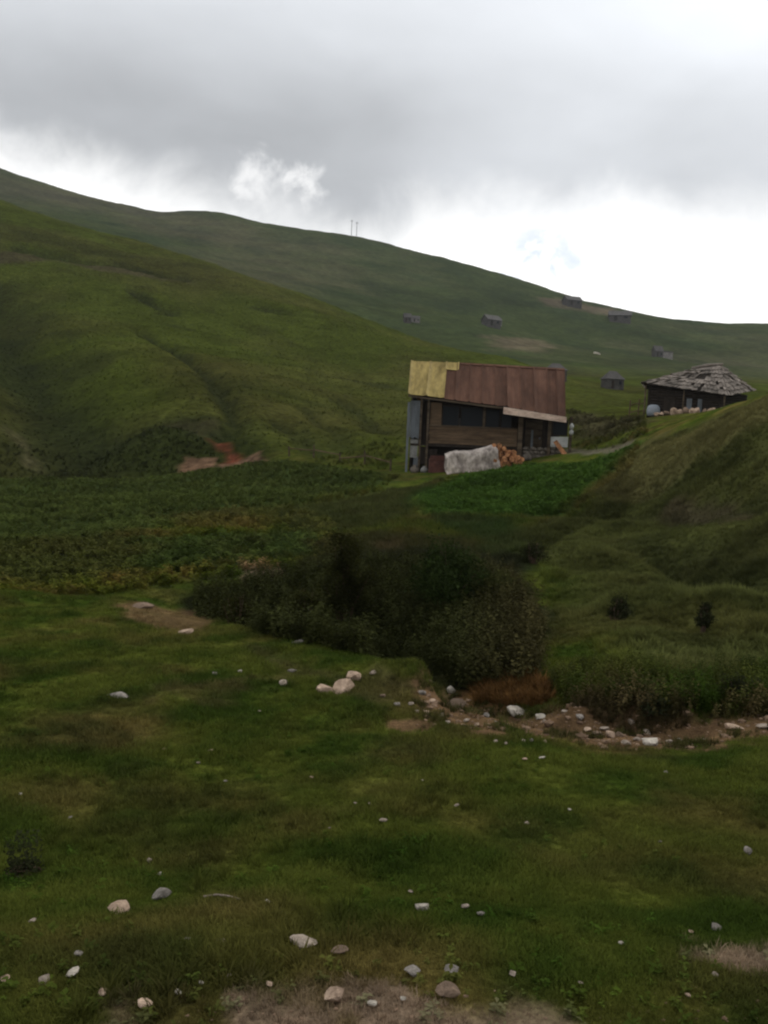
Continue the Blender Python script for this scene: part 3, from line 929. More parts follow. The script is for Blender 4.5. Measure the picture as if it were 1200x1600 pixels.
fa.hexa([(xa, ya - .04, fb0 - ZB), (xb, yb - .04, fb1 - ZB), (xb, yb, fb1 - ZB), (xa, ya, fb0 - ZB), (xa, ya - .04, eave(5.75) - ZB - .0), (xb, yb - .04, eave(W) - ZB - .0), (xb, yb, eave(W) - ZB), (xa, ya, eave(5.75) - ZB)])
fa.build('fascia_board', M['fascia'], roof)
fl = MB()
fl.hexa([(-.1, -.36, 2.72 - ZB), (5.7, -.98, 2.28 - ZB), (5.7, -.94, 2.28 - ZB), (-.1, -.32, 2.72 - ZB), (-.1, -.36, 2.82 - ZB), (5.7, -.98, 2.40 - ZB), (5.7, -.94, 2.40 - ZB), (-.1, -.32, 2.82 - ZB)])
fl.build('fascia_board', M['wood'], roof)
rcn = Vector((W / 2, RY, RZ - ZB))
roof.matrix_local = Matrix.Translation(rcn) @ Matrix.Rotation(R(1.2), 4, 'Y') @ Matrix.Translation(-rcn)      # the ridge sags to the right

def house_pt(x, y, z):
    return house.matrix_world @ Vector((x, y, z - ZB))
def on_ground(x, y):
    p = house_pt(x, y, 0)
    return Vector((p.x, p.y, H1(p.x, p.y)))
# tarpaulin over the firewood
def tarp_mesh():
    nx, ns = 44, 26
    v = []; f = []
    for i in range(nx + 1):
        fx = i / nx
        h = 1.15 + .32 * fx + .05 * math.sin(fx * 9)
        for k in range(ns + 1):
            s_ = k / ns
            if s_ < .45:
                t_ = s_ / .45; y = -.75 - .06 * math.sin(t_ * 3); z = h * t_
            elif s_ < .6:
                t_ = (s_ - .45) / .15; y = -.75 + 1.35 * t_; z = h + .10 * math.sin(t_ * math.pi)
            else:
                t_ = (s_ - .6) / .4; y = .6 + .05 * math.sin(t_ * 3); z = h * (1 - t_)
            n_ = float(fbm(np.array([fx * 3.3 + 5.0]), np.array([s_ * 4.0]), .45, 611, 3)[0])
            fold = .05 * math.sin(fx * 34 + 3 * n_) * (1 - min(1, s_ / .45))
            y += -(.16 * n_ + fold) * (1 if s_ < .5 else -1)
            z += .08 * n_ if z > .2 else 0
            v.append((fx * 3.0 + .12 * n_ + (.28 * max(0, 1 - s_ / .45) if fx > .9 else 0), y, z))
    for i in range(nx):
        for k in range(ns):
            a = i * (ns + 1) + k
            f.append((a, a + ns + 1, a + ns + 2, a + 1))
    me = bpy.data.meshes.new('tarpaulin'); me.from_pydata(v, [], f); me.update()
    me.polygons.foreach_set('use_smooth', [True] * len(f))
    me.materials.append(M['tarp'])
    return me
tg = on_ground(2.4, -2.2)
tp = link('tarpaulin', tarp_mesh())
tp.matrix_world = Matrix.Translation(tg + Vector((0, 0, -.05))) @ Matrix.Rotation(R(5), 4, ey * -1) @ (HB @ Matrix.Rotation(R(3), 3, 'Z')).to_4x4()
sol = tp.modifiers.new('thickness', 'SOLIDIFY'); sol.thickness = .02
tag(tp, 'stained white tarpaulin draped over firewood before the old house', 'tarpaulin')
# firewood with its cut ends showing
lg = []
for vv in range(3):
    b = MB(); r_ = .10 + .015 * vv
    b.tube([(0, -.45, 0), (0, 0, .01 * vv), (0, .45, 0)], [r_, r_ * 1.04, r_ * .97], 9)
    me = b.mesh('firewood_log', M['log'] if vv != 2 else M['log'])
    lg.append(me)
rr = random.Random(5)
g0 = on_ground(5.35, -2.3)
for row in range(8):
    n = (9, 8, 8, 7, 6, 5, 4, 2)[row]
    for k in range(n):
        x = 5.2 + .2 * k + .06 * row * (row < 6) + rr.uniform(-.07, .07)
        gz = on_ground(x, -2.3)
        o = link('firewood_log', lg[rr.randrange(3)])
        pz = g0.z + .09 + row * .178 + (gz.z - g0.z) * max(0, 1 - row / 4) + rr.uniform(-.02, .02)
        p = house_pt(x, -2.25 + rr.uniform(-.15, .15), 0)
        o.matrix_world = Matrix.Translation((p.x, p.y, pz)) @ (HB @ Matrix.Rotation(rr.uniform(-.25, .25), 3, 'Z')).to_4x4()
        tag(o, ('split orange firewood log in the bottom rows of the pile beside the tarpaulin', 'split orange firewood log in the middle rows of the pile beside the tarpaulin', 'split orange firewood log on top of the pile beside the tarpaulin')[0 if row < 3 else 1 if row < 6 else 2], 'log', 'firewood logs stacked by the tarpaulin')
# small things round the house
gp = on_ground(W + .25, -.5)
pk = MB().box(-.13, .13, -.02, .02, 0, 1.05).build('plank', M['log'])
pk.matrix_world = Matrix.Translation(gp + Vector((0, 0, -.05))) @ HB.to_4x4() @ Matrix.Rotation(R(-38), 4, 'Y') @ Matrix.Rotation(R(-12), 4, 'X')
tag(pk, 'short orange plank leaning at the right corner of the old house', 'plank')
for k, z in enumerate((1.42, 1.06)):
    jb = MB().lathe((0, 0, 0), [(.03, -.17), (.11, -.16), (.14, -.05), (.13, .05), (.07, .12), (.05, .16), (.06, .18)], 12).build('hanging_jug', M['white'], None, True)
    jb.location = house_pt(9.9, -.30, z)
    tag(jb, ('upper' if k == 0 else 'lower') + ' of two white jugs hanging on the end post of the old house', 'jug')
for k, (x, y, sc_, m_) in enumerate(((1.05, -.75, .24, 'sack'), (.45, -.5, .28, 'stone'), (1.5, -.9, .18, 'barrel'), (7.3, -.6, .3, 'stone'))):
    gz = on_ground(x, y)
    sk = MB().lathe((0, 0, 0), [(.55, 0), (.95, .25), (1.0, .7), (.8, 1.2), (.38, 1.5), (.45, 1.7)], 12).build('sack', M[m_], None, True)
    sk.matrix_world = Matrix.Translation(gz + Vector((0, 0, -.02))) @ Matrix.Rotation(rr.uniform(-.25, .25), 4, 'X') @ Matrix.Rotation(rr.uniform(0, 6), 4, 'Z') @ Matrix.Scale(sc_, 4)
    tag(sk, ('small grey sack under the left bay of the old house', 'brownish sack standing by the left corner post of the old house', 'little pale blue sack beside the white tarpaulin', 'brown sack before the doorway of the old house')[k], 'sack')
cl = on_ground(1.9, -1.2)
bk = MB().box(-.55, .55, -.3, .3, -.05, .75, .05).box(-.5, .45, -.28, .25, .74, .98, .05).build('brick_heap', M['brick'])
bk.matrix_world = Matrix.Translation(cl) @ HB.to_4x4()
tag(bk, 'low reddish heap of bricks at the left end of the tarpaulin', 'brick heap')
# ------------------------------------------------------------------ the old hut behind the right slope
hFL, hFR = at(1006, 598, 65.5), at(1137, 617, 64.4)
hx = Vector((hFR.x - hFL.x, hFR.y - hFL.y, 0)); HL = hx.length; hx.normalize()
hy = Vector((-hx.y, hx.x, 0))
HTB = Matrix((hx, hy, Vector((0, 0, 1)))).transposed()
hgz = H1((hFL.x + hFR.x) / 2, (hFL.y + hFR.y) / 2)
hut = empty('ruined_hut', (hFL.x, hFL.y, hgz - .2), HTB)
tag(hut, 'old log hut with sagging grey shingle roof behind the grassy slope', 'hut')
def hz_(z):
    return z - (hgz - .2)
inv = hut.matrix_world.inverted()
eL, eR = hz_(hFL.z), hz_(hFR.z)
DEP = 5.6
RL = inv @ at(1082, 579, 66.0); RR_ = inv @ at(1126, 570, 68.0)
eaveL, eaveR = Vector((0, 0, eL)), Vector((HL, 0, eR))
bR, bL = inv @ at(1177, 609, 68.5), Vector((.8, DEP, eL))
RL.y, RR_.y = 2.7, 2.9
RL = inv @ at(1085, 577, 67.6); RR_ = inv @ at(1124, 571, 67.6)
hroof = MB()
for tri_ in ((eaveL, eaveR, RR_, RL), (eaveR, bR, RR_), (bR, bL, RL, RR_), (bL, eaveL, RL)):
    n_ = (Vector(tri_[1]) - Vector(tri_[0])).cross(Vector(tri_[2]) - Vector(tri_[0]))
    hroof.slab([Vector(p) - Vector((0, 0, .06)) for p in tri_], n_, .06)
hroof = hroof.build('roof', M['dark'], hut)
sg = random.Random(9)
sh = MB()
def shingle_face(a, b, c, d, rows, width):
    """rows of split boards between the lower edge a-b and the upper edge d-c"""
    for r_ in range(rows):
        t0, t1 = r_ / rows - .05, (r_ + 1.0) / rows + .02
        length = (a.lerp(d, max(t0, 0)) - b.lerp(c, max(t0, 0))).length
        n = max(2, int(length / width))
        for k in range(n):
            s0, s1 = k / n, (k + .93) / n
            if sg.random() < .07:
                continue
            p = [a.lerp(b, s0).lerp(d.lerp(c, s0), max(t0 + sg.uniform(-.04, .03), -.06)), a.lerp(b, s1).lerp(d.lerp(c, s1), max(t0 + sg.uniform(-.04, .03), -.06)),
                 a.lerp(b, s1).lerp(d.lerp(c, s1), t1), a.lerp(b, s0).lerp(d.lerp(c, s0), t1)]
            nn = (b - a).cross(d - a).normalized()
            lift = .05 + sg.uniform(0, .05)
            tl = sg.uniform(-.05, .05)
            q = [p[0] + nn * (lift + .05 + tl), p[1] + nn * (lift + .05 - tl), p[2] + nn * .02, p[3] + nn * .02]
            if r_ in (3, 4) and .48 < s0 < .62:       # the hole in the roof
                continue
            sh.slab(q, nn, .025)
shingle_face(eaveL, eaveR, RR_, RL, 7, .24)
shingle_face(eaveR, bR, RR_ + Vector((.12, .1, 0)), RR_, 7, .24)
shingle_face(bL, eaveL, RL, RL + Vector((-.1, .1, 0)), 7, .24)
shg = sh.build('shingle', M['shingle'], hroof)
shg['kind'] = 'stuff'
MB().tube([tuple(RL + Vector((-.2, 0, .08))), tuple((RL + RR_) / 2 + Vector((0, 0, .16))), tuple(RR_ + Vector((.25, 0, .10)))], [.1, .13, .09], 7).build('ridge_beam', M['shingle'], hroof)
def heave(x):
    return eL + (eR - eL) * x / HL
for k in range(22):
    z = -.5 + k * .21
    if z > eL + .05:
        break
    xe = HL - .25 if z < eR + .1 else min(HL - .25, max(1.0, (eL + .12 - z) / (eL - eR) * HL))
    MB().tube([(.4, .5, z), (xe, .5, z)], [.12, .115], 8).build('wall_log', M['dark'], hut)
    MB().tube([(.5, .35, z + .1), (1.3, DEP - .5, z + .1)], [.12, .115], 8).build('wall_log', M['dark'], hut)
    if z < eR + .1:
        MB().tube([(HL - .35, .35, z + .1), (bR.x - .6, bR.y - .5, z + .1)], [.12, .115], 8).build('wall_log', M['dark'], hut)
for x0, x1, m_ in ((1.55, 2.35, 'dark'), (3.2, 3.55, 'metal'), (4.0, 4.3, 'metal')):
    MB().box(x0, x1, .32, .37, .3, eR - .35, .02).build('door' if m_ == 'dark' else 'plank', M[m_], hut)
for x in (.15, 2.9, HL - .2):
    MB().tube([(x, .1, -.4), (x + .03, .1, heave(x))], [.07, .06], 7).build('post', M['wood'], hut)
# things by the hut
def ground_at(px, py, dm):
    q = hit(px, py, dm)
    return Vector((q[0], q[1], H1(q[0], q[1])))
bp = hut.matrix_world @ Vector((.75, -.55, 0)); bp.z = H1(bp.x, bp.y)
bar = MB().lathe((0, 0, 0), [(.38, 0), (.44, .06), (.48, .25), (.49, .4), (.46, .58), (.40, .72), (.30, .80), (.18, .84)], 18).build('barrel', M['barrel'], None, True)
bar.location = bp + Vector((0, 0, .05))
tag(bar, 'pale blue plastic barrel at the left end of the log hut', 'barrel')
fr = empty('rail_fence', hut.matrix_world @ Vector((-.9, -.3, 0)))
tag(fr, 'broken rail fence at the left side of the log hut', 'fence')
fpts = []
for k, (x, y) in enumerate(((-.95, -.4), (-.25, .3), (.3, 1.4))):
    p = hut.matrix_world @ Vector((x, y, 0)); gz = H1(p.x, p.y)
    fpts.append(Vector((p.x, p.y, gz)))
frl = fr.matrix_world.inverted()
for p in fpts:
    MB().tube([frl @ (p + Vector((0, 0, -.3))), frl @ (p + Vector((.04, 0, 1.5)))], [.06, .05], 7).build('post', M['wood2'], fr)
for h_ in (.55, 1.1):
    for a, b in zip(fpts[:-1], fpts[1:]):
        MB().tube([frl @ (a + Vector((0, -.07, h_))), frl @ (b + Vector((0, -.07, h_ + .1)))], [.045, .04], 6).build('rail', M['wood2'], fr)

# ------------------------------------------------------------------ far huts
def far_hut(px, py, wpx, hpx, label, rz=0.3, wallm='farwood', roofm='farroof', dm=90, hip=False, annex=None, dist=None):
    if dist is None:
        q = hit(px, py, dm)
    else:
        q = np.array(at(px, py, dist)[:2])
    d = q[1]; wd_ = wpx / F * d * 0.92; ht = hpx / F * d
    dp_ = wd_ * .75; wh = ht * .55
    gz = H1(q[0], q[1])
    o = empty('stone_hut' if wallm == 'farpale' else 'wooden_hut', (q[0], q[1], gz), None, rz)
    b = MB().box(-wd_ / 2, wd_ / 2, -dp_ / 2, dp_ / 2, -wd_ * .25, wh)
    if not hip:
        for sx in (-1, 1):
            x = sx * wd_ / 2
            b.tri((x, -dp_ / 2, wh), (x, dp_ / 2, wh), (x, 0, ht * .97))
    b.build('wall', M[wallm], o)
    e = wd_ * .06; k = wd_ * .28 if hip else -e
    A, B_, C_, D_ = Vector((-wd_ / 2 - e, -dp_ / 2 - e, wh - e * .5)), Vector((wd_ / 2 + e, -dp_ / 2 - e, wh - e * .5)), Vector((wd_ / 2 + e, dp_ / 2 + e, wh - e * .5)), Vector((-wd_ / 2 - e, dp_ / 2 + e, wh - e * .5))
    r0, r1_ = Vector((-wd_ / 2 + k, 0, ht)), Vector((wd_ / 2 - k, 0, ht))
    rf = MB()
    th_ = wd_ * .015
    for fc in ([A, B_, r1_, r0], [C_, D_, r0, r1_]) + (([B_, C_, r1_], [D_, A, r0]) if hip else ()):
        rf.slab(fc, (fc[1] - fc[0]).cross(fc[2] - fc[0]), th_)
    rf.build('roof', M[roofm], o)
    dw = wd_ * .16
    MB().box(-wd_ * .22 - dw / 2, -wd_ * .22 + dw / 2, -dp_ / 2 - .06, -dp_ / 2 - .01, 0, wh * .8).build('door', M['dark'], o)
    wnd = MB().box(wd_ * .18, wd_ * .34, -dp_ / 2 - .05, -dp_ / 2 - .01, wh * .4, wh * .75).build('window', M['glass'], o)
    if annex:
        MB().box(wd_ / 2 + .02, wd_ / 2 + wd_ * annex, -dp_ * .4, dp_ * .4, -wd_ * .2, wh * .95).build('annex', M['farpale'], o)
        MB().box(wd_ / 2 + .02, wd_ / 2 + wd_ * (annex + .05), -dp_ * .45, dp_ * .45, wh * .96, wh * 1.08).build('annex_roof', M[roofm], o)
    tag(o, label, 'hut')
    return o
far_hut(868, 584, 31, 23, 'dark hip roofed wooden hut peeping over the right end of the rusty roof', .2, hip=True, dm=100, dist=150)
far_hut(957, 597, 30, 27, 'dark wooden hut alone on the slope left of the log hut', .35, hip=True, dm=90, dist=150)
far_hut(1027, 556, 15, 19, 'dark wooden hut with a paler flat annex on the far slope', .3, dm=200, annex=1.3)
far_hut(968, 505, 34, 17, 'wide brownish hut just below the far skyline', -.2, dm=300)
far_hut(893, 484, 26, 15, 'dark hut with a gable roof nearest the far skyline', .3, dm=300)
far_hut(767, 511, 26, 17, 'grey hut alone in the middle of the far hill', .5, dm=300)
far_hut(777, 510, 12, 12, 'small pale shed touching the grey hut on the far hill', .5, 'farpale', dm=300)
far_hut(636, 505, 12, 14, 'narrow dark hut just above the crest of the green hillside', .2, dm=300)
far_hut(649, 505, 13, 10, 'low pale stone hut just above the crest of the green hillside', .2, 'farpale', dm=300)
# ------------------------------------------------------------------ poles on the skyline
for px, h in ((548.5, 12.5), (556.5, 11.5)):
    v_ = ray(px, 381); yy_ = np.linspace(700, 900, 400)
    hh_ = Hfull(v_.x / v_.y * yy_, yy_)
    yb_ = float(yy_[int(np.argmax((hh_ - EYE) / yy_))])          # stands right on the crest
    p = at(px, 381, yb_)
    gz = H1(p.x, p.y)
    o = empty('utility_pole', (p.x, p.y, gz))
    tag(o, 'thin utility pole standing on the far skyline', 'pole', 'pair of poles on the skyline')
    MB().tube([(0, 0, -1), (0, 0, h)], [.22, .16], 8).build('post', M['farwood'], o)
    MB().box(-1.1, 1.1, -.1, .1, h - 1.2, h - .95).build('crossarm', M['farwood'], o)

# ------------------------------------------------------------------ stones
def stone_mesh(sd, flat=.6, sub=3):
    r_ = random.Random(sd)
    b = bmesh.new()
    bmesh.ops.create_icosphere(b, subdivisions=sub, radius=.5)
    cuts = [(Vector((r_.gauss(0, 1), r_.gauss(0, 1), r_.gauss(0, .8))).normalized(), r_.uniform(.22, .38)) for _ in range(15)]
    for v in b.verts:
        p = v.co.copy()
        for n, d in cuts:
            k = p.dot(n) - d
            if k > 0:
                p -= n * k * .9
        q = p * 3
        nz = float(fbm(np.array([q.x + sd * 3.1]), np.array([q.y + q.z * 1.7]), .8, sd, 3)[0])
        p *= 1 + .07 * nz
        p.z *= flat
        v.co = p
    me = bpy.data.meshes.new('stone')
    b.to_mesh(me); b.free()
    return me
SM = {}
for m_ in ('rock', 'rock_pink', 'rock_grey', 'rock_brown', 'rock_white'):
    SM[m_] = []
    for k in range(4):
        me = stone_mesh(40 + k, (.75, .55, .62, .42)[k], 2)
        me.materials.append(M[m_])
        me.polygons.foreach_set('use_smooth', [False] * len(me.polygons))
        SM[m_].append(me)
sr = random.Random(21)
G1 = ('pale stone in the reddish soil along the gully edge', 'stones along the gully edge')
def stone(px, py, wpx, m_='rock', label=None, group=None, dm=3.0, kind=None, tall=1.0, name='stone', rz=None):
    q = hit(px, py, dm)
    d = math.hypot(q[0], q[1])
    w_ = wpx / F * q[1] * 1.15
    o = link(name, SM[m_][sr.randrange(4) if kind is None else kind])
    o.location = (q[0], q[1], H1(q[0], q[1]) + w_ * .02 * tall + min(.018, w_ * .15) + (.012 if wpx > 26 and py > 1300 else 0) + (.016 if wpx <= 20 and py > 1150 else 0))
    o.scale = (w_, w_ * sr.uniform(.7, 1.0), w_ * tall * sr.uniform(.8, 1.1))
    o.rotation_euler = (sr.uniform(-.25, .25), sr.uniform(-.25, .25), sr.uniform(0, 6.28) if rz is None else rz)
    if label is None or label is G1[0]:
        hue = {'rock': 'pale', 'rock_white': 'whitish', 'rock_pink': 'tan', 'rock_grey': 'grey', 'rock_brown': 'brown'}[m_]
        if label is None:
            if py > 1430:
                where = 'in the sparse grass and dirt of the roadside'
            elif py > 1195:
                where = 'lying in the open short grass'
            elif px > 600:
                where = 'in the grass just below the soil bank'
            else:
                where = 'in the grass near the boulder cluster'
            label = 'small %s stone %s' % (hue, where)
        else:
            label = '%s stone in the reddish soil along the gully edge' % hue
        group = label.split(' ', 1)[1] if label.startswith('small') else 'stones along the gully edge'
        group = group.replace(' stone ', ' stones ')
    tag(o, label, 'stone', group)
    return o
stone(537, 1078, 54, 'rock_pink', 'largest tan boulder of the cluster on the grass above the gully', tall=.95, kind=2, name='boulder')
stone(507, 1080, 34, 'rock_pink', 'smaller tan boulder leaning on the left of the largest boulder', tall=.95, kind=0, name='boulder')
stone(549, 1063, 40, 'rock_pink', 'flat tan boulder resting just behind the largest boulder', tall=1.1, kind=1, name='boulder')
stone(443, 1073, 19, 'rock', 'round pale stone standing alone left of the boulder cluster', tall=1.2, kind=0)
stone(457, 1050, 19, 'rock_grey', 'grey flat stone behind the round pale stone left of the boulders', tall=.8)
stone(583, 1062, 15, 'rock', 'small pale stone on the bank right of the boulder cluster')
stone(703, 1087, 22, 'rock_white', 'white upright slab on the grassy hump at the gully edge', tall=1.3, kind=1)
stone(715, 1104, 44, 'rock_brown', 'broad brown stone half buried below the white upright slab', tall=.7)
stone(808, 1114, 42, 'rock_white', 'long white flat stone on the soil before the orange dry grass', tall=.7, kind=3, rz=.2)
stone(843, 1120, 22, 'rock_white', 'small white stone beside the long white flat stone', tall=.8)
stone(1017, 1163, 36, 'rock_white', 'white and grey stone at the lowest bend of the soil bank', tall=.9, kind=0)
stone(1147, 1139, 38, 'rock_pink', 'tan stone at the right end of the soil bank', tall=.8)
stone(1192, 1138, 34, 'rock', 'pale stone half hidden in weeds beyond the tan stone', tall=.6)
for a in ((598, 1089, 13), (622, 1101, 15), (641, 1100, 13), (668, 1112, 12), (690, 1118, 14), (728, 1128, 12), (760, 1120, 16), (660, 1085, 18), (880, 1128, 14), (905, 1135, 20), (918, 1142, 18), (930, 1148, 22), (945, 1140, 18), (955, 1152, 20), (968, 1150, 16), (978, 1163, 18), (995, 1160, 14), (1045, 1163, 16), (1062, 1160, 14), (1080, 1150, 16), (1100, 1148, 14), (1010, 1140, 18), (986, 1130, 16), (1035, 1125, 18), (745, 1135, 10), (700, 1130, 12), (735, 1112, 18), (775, 1130, 12), (850, 1132, 12), (1120, 1120, 14), (1170, 1118, 14), (675, 1098, 18), (652, 1110, 10)):
    stone(*a, m_=sr.choice(['rock', 'rock_pink', 'rock_brown', 'rock_pink', 'rock_grey', 'rock']), label=G1[0], group=G1[1], tall=sr.uniform(.7, 1.1))
stone(185, 1090, 46, 'rock_grey', 'long low grey stone in the grass of the left pasture', tall=.6)
stone(290, 988, 30, 'rock_pink', 'tan stone in bare soil on the left gully lip', tall=.8)
stone(222, 948, 44, 'rock_brown', 'brown low rock where the left gully lip begins', tall=.5)
stone(424, 990, 24, 'rock_brown', 'mossy brown stone on the lip under the dark bushes', tall=.8)
stone(468, 1003, 36, 'rock_grey', 'flat grey stone on the lip right of the mossy stone', tall=.4)
stone(253, 1404, 40, 'rock_grey', 'grey brown angular stone, higher of the two side by side in the grass', tall=.9, kind=2)
stone(187, 1428, 40, 'rock_pink', 'tan rounded stone, lower of the two side by side in the grass', tall=.9, kind=0)
stone(474, 1482, 56, 'rock', 'large pale flat slab in the near grass', tall=.6, kind=3, rz=.5)
stone(660, 1425, 30, 'rock_white', 'whitish rounded stone alone in the near grass', tall=.8, kind=0)
stone(114, 1527, 30, 'rock_white', 'white angular stone in the sparse grass by the roadside', tall=.7, kind=3, rz=-.7)
stone(523, 1567, 42, 'rock_pink', 'rounded tan stone on the bare roadside dirt', tall=.9, kind=0)
stone(1170, 1337, 20, 'rock_grey', 'grey stone alone in the grass over the right dirt patch', tall=.9)
stone(700, 1560, 46, 'rock_brown', 'broad brown stone sunk in the roadside dirt', tall=.5)
stone(530, 1494, 38, 'rock_brown', 'brown stone sunk in the grass beside the large pale slab', tall=.45)
for a in ((345, 1476, 24), (233, 1348, 14), (250, 1368, 13), (330, 1178, 13), (486, 1219, 8), (660, 1221, 9), (555, 1257, 10), (577, 1259, 8), (597, 1288, 17), (725, 1424, 18), (752, 1434, 16), (645, 1528, 32), (706, 1524, 28), (158, 1558, 20), (123, 1496, 18), (50, 1444, 16), (292, 1473, 14), (640, 1399, 12), (1118, 1451, 22), (226, 1578, 34), (70, 1533, 26), (8, 1535, 22), (313, 1540, 12), (358, 1530, 12), (418, 1410, 10), (276, 1557, 18), (420, 1545, 16), (800, 1528, 18), (1115, 1530, 14), (1080, 1460, 12), (823, 1290, 9), (890, 1268, 8), (714, 1263, 10), (1030, 1320, 9), (515, 1298, 7), (775, 1162, 9), (791, 1165, 9), (818, 1161, 10), (831, 1161, 10), (851, 1163, 10), (820, 1192, 10), (846, 1191, 14), (256, 1175, 8), (310, 1196, 9), (352, 1226, 8), (33, 1247, 9), (110, 1279, 9), (406, 1112, 7), (640, 1136, 10), (376, 1050, 10), (335, 1054, 14), (1040, 1210, 8), (582, 1580, 20), (630, 1570, 14), (1075, 1560, 12), (905, 1545, 12), (970, 1480, 10)):
    stone(*a, m_=sr.choice(['rock', 'rock_white', 'rock', 'rock_pink', 'rock_grey']), tall=sr.uniform(.6, .95))
for k, a in enumerate(((1035, 655, 13), (1048, 656, 12), (1056, 648, 16), (1066, 653, 14), (1072, 646, 14), (1080, 652, 15), (1088, 645, 14), (1096, 650, 15), (1104, 644, 16), (1112, 648, 13), (1120, 645, 15), (1062, 658, 12), (1042, 660, 10))):
    q_ = hut.matrix_world @ Vector((.9 + (a[0] - 1035) / 88 * 4.6, -1.7 - .4 * (k % 3), 0))
    o = link('stone', SM[('rock_pink', 'rock_brown', 'rock_pink')[k % 3]][k % 4])
    w_ = a[2] / F * 62 * 1.15
    o.location = (q_.x, q_.y, H1(q_.x, q_.y) + w_ * .22)
    o.scale = (w_, w_, w_ * 1.1)
    o.rotation_euler = (k * .3, k * .7, k)
    tag(o, 'brown stone in the row heaped before the log hut', 'stone', 'stones heaped before the log hut')
for k, (px, py, wp, m_, lb) in enumerate(((932, 553, 13, 'rock_white', 'white boulder on the far slope above the lone wooden hut'),)):
    stone(px, py, wp, m_, lb, dm=200, name='boulder')
stick = MB().tube([(-.11, 0, .008), (-.03, .008, .02), (.05, .0, .018), (.12, -.012, .01)], [.006, .007, .006, .004], 6).build('stick', M['rock'])
q = hit(345, 1407)
stick.location = (q[0], q[1], H1(q[0], q[1]) + .02)
tag(stick, 'thin pale stick lying in the near grass', 'stick')

# ------------------------------------------------------------------ vegetation
SRC = {}
ML = leaf_material('scattered_leaf')
def blade(mb, base, d, h, wd, bend):
    base = Vector(base); side = Vector((-d.y, d.x, 0)) * wd
    p1 = base + d * bend * .35 + Vector((0, 0, h * .6)); p2 = base + d * bend + Vector((0, 0, h))
    n = len(mb.v)
    mb.v += [tuple(base - side), tuple(base + side), tuple(p1 + side * .8), tuple(p1 - side * .8), tuple(p2)]
    mb.f += [(n, n + 1, n + 2, n + 3), (n + 3, n + 2, n + 4)]
def leaf(mb, p, d, L, wd, droop=.3):
    p = Vector(p); d = Vector(d).normalized()
    side = d.cross(Vector((0, 0, 1)))
    side = (side.normalized() if side.length > 1e-3 else Vector((1, 0, 0))) * wd
    m_ = p + d * L * .5; e_ = p + d * L - Vector((0, 0, droop * L))
    n = len(mb.v)
    mb.v += [tuple(p), tuple(m_ - side), tuple(e_), tuple(m_ + side)]
    mb.f += [(n, n + 1, n + 2), (n, n + 2, n + 3)]
def make_src(name, fn, count):
    c = bpy.data.collections.new(name)
    for k in range(count):
        mb = MB(); fn(mb, random.Random(100 + k))
        o = bpy.data.objects.new(name + '_shape', mb.mesh(name + '_shape', ML))
        c.objects.link(o)
    return c
def f_turf(mb, r_):
    for k in range(16):
        a = r_.uniform(0, 6.28); q_ = math.sqrt(r_.random()) * .05
        a2 = r_.uniform(0, 6.28)
        blade(mb, (q_ * math.cos(a), q_ * math.sin(a), -.005), Vector((math.cos(a2), math.sin(a2), 0)), r_.uniform(.02, .05), r_.uniform(.0018, .0032), r_.uniform(.01, .045))
def f_tussock(mb, r_):
    for k in range(26):
        a = r_.uniform(0, 6.28); q_ = math.sqrt(r_.random()) * .10
        blade(mb, (q_ * math.cos(a), q_ * math.sin(a), -.02), Vector((math.cos(a + r_.uniform(-.8, .8)), math.sin(a + r_.uniform(-.8, .8)), 0)), r_.uniform(.10, .26), r_.uniform(.006, .011), r_.uniform(.05, .2))
def f_weed(mb, r_):
    for s_ in range(4):
        a0 = r_.uniform(0, 6.28); b0 = Vector((math.cos(a0), math.sin(a0), 0)) * r_.uniform(0, .1)
        h = r_.uniform(.18, .36)
        for k in range(7):
            a = r_.uniform(0, 6.28); el = r_.uniform(.0, .7)
            leaf(mb, b0 + Vector((0, 0, h * (k + 1) / 7)), (math.cos(a), math.sin(a), el), r_.uniform(.10, .2), r_.uniform(.03, .06))
def f_tall(mb, r_):
    for s_ in range(3):
        a0 = r_.uniform(0, 6.28); b0 = Vector((math.cos(a0), math.sin(a0), 0)) * r_.uniform(0, .14)
        h = r_.uniform(.6, 1.0); ln = Vector((r_.uniform(-.2, .2), r_.uniform(-.2, .2), 0))
        for k in range(14):
            f_ = (k + 1) / 14
            a = r_.uniform(0, 6.28)
            leaf(mb, b0 + ln * f_ + Vector((0, 0, h * f_)), (math.cos(a), math.sin(a), r_.uniform(-.1, .6)), r_.uniform(.10, .2) * (1.2 - f_ * .5), r_.uniform(.02, .045))
        blade(mb, b0, Vector((ln.x, ln.y, 0)).normalized() if ln.length > 0 else Vector((1, 0, 0)), h * 1.05, .006, ln.length)
SRC['turf'] = make_src('turf', f_turf, 5)
SRC['tussock'] = make_src('tussock', f_tussock, 4)
SRC['weed'] = make_src('weed', f_weed, 4)
SRC['tall'] = make_src('tall_weed', f_tall, 4)

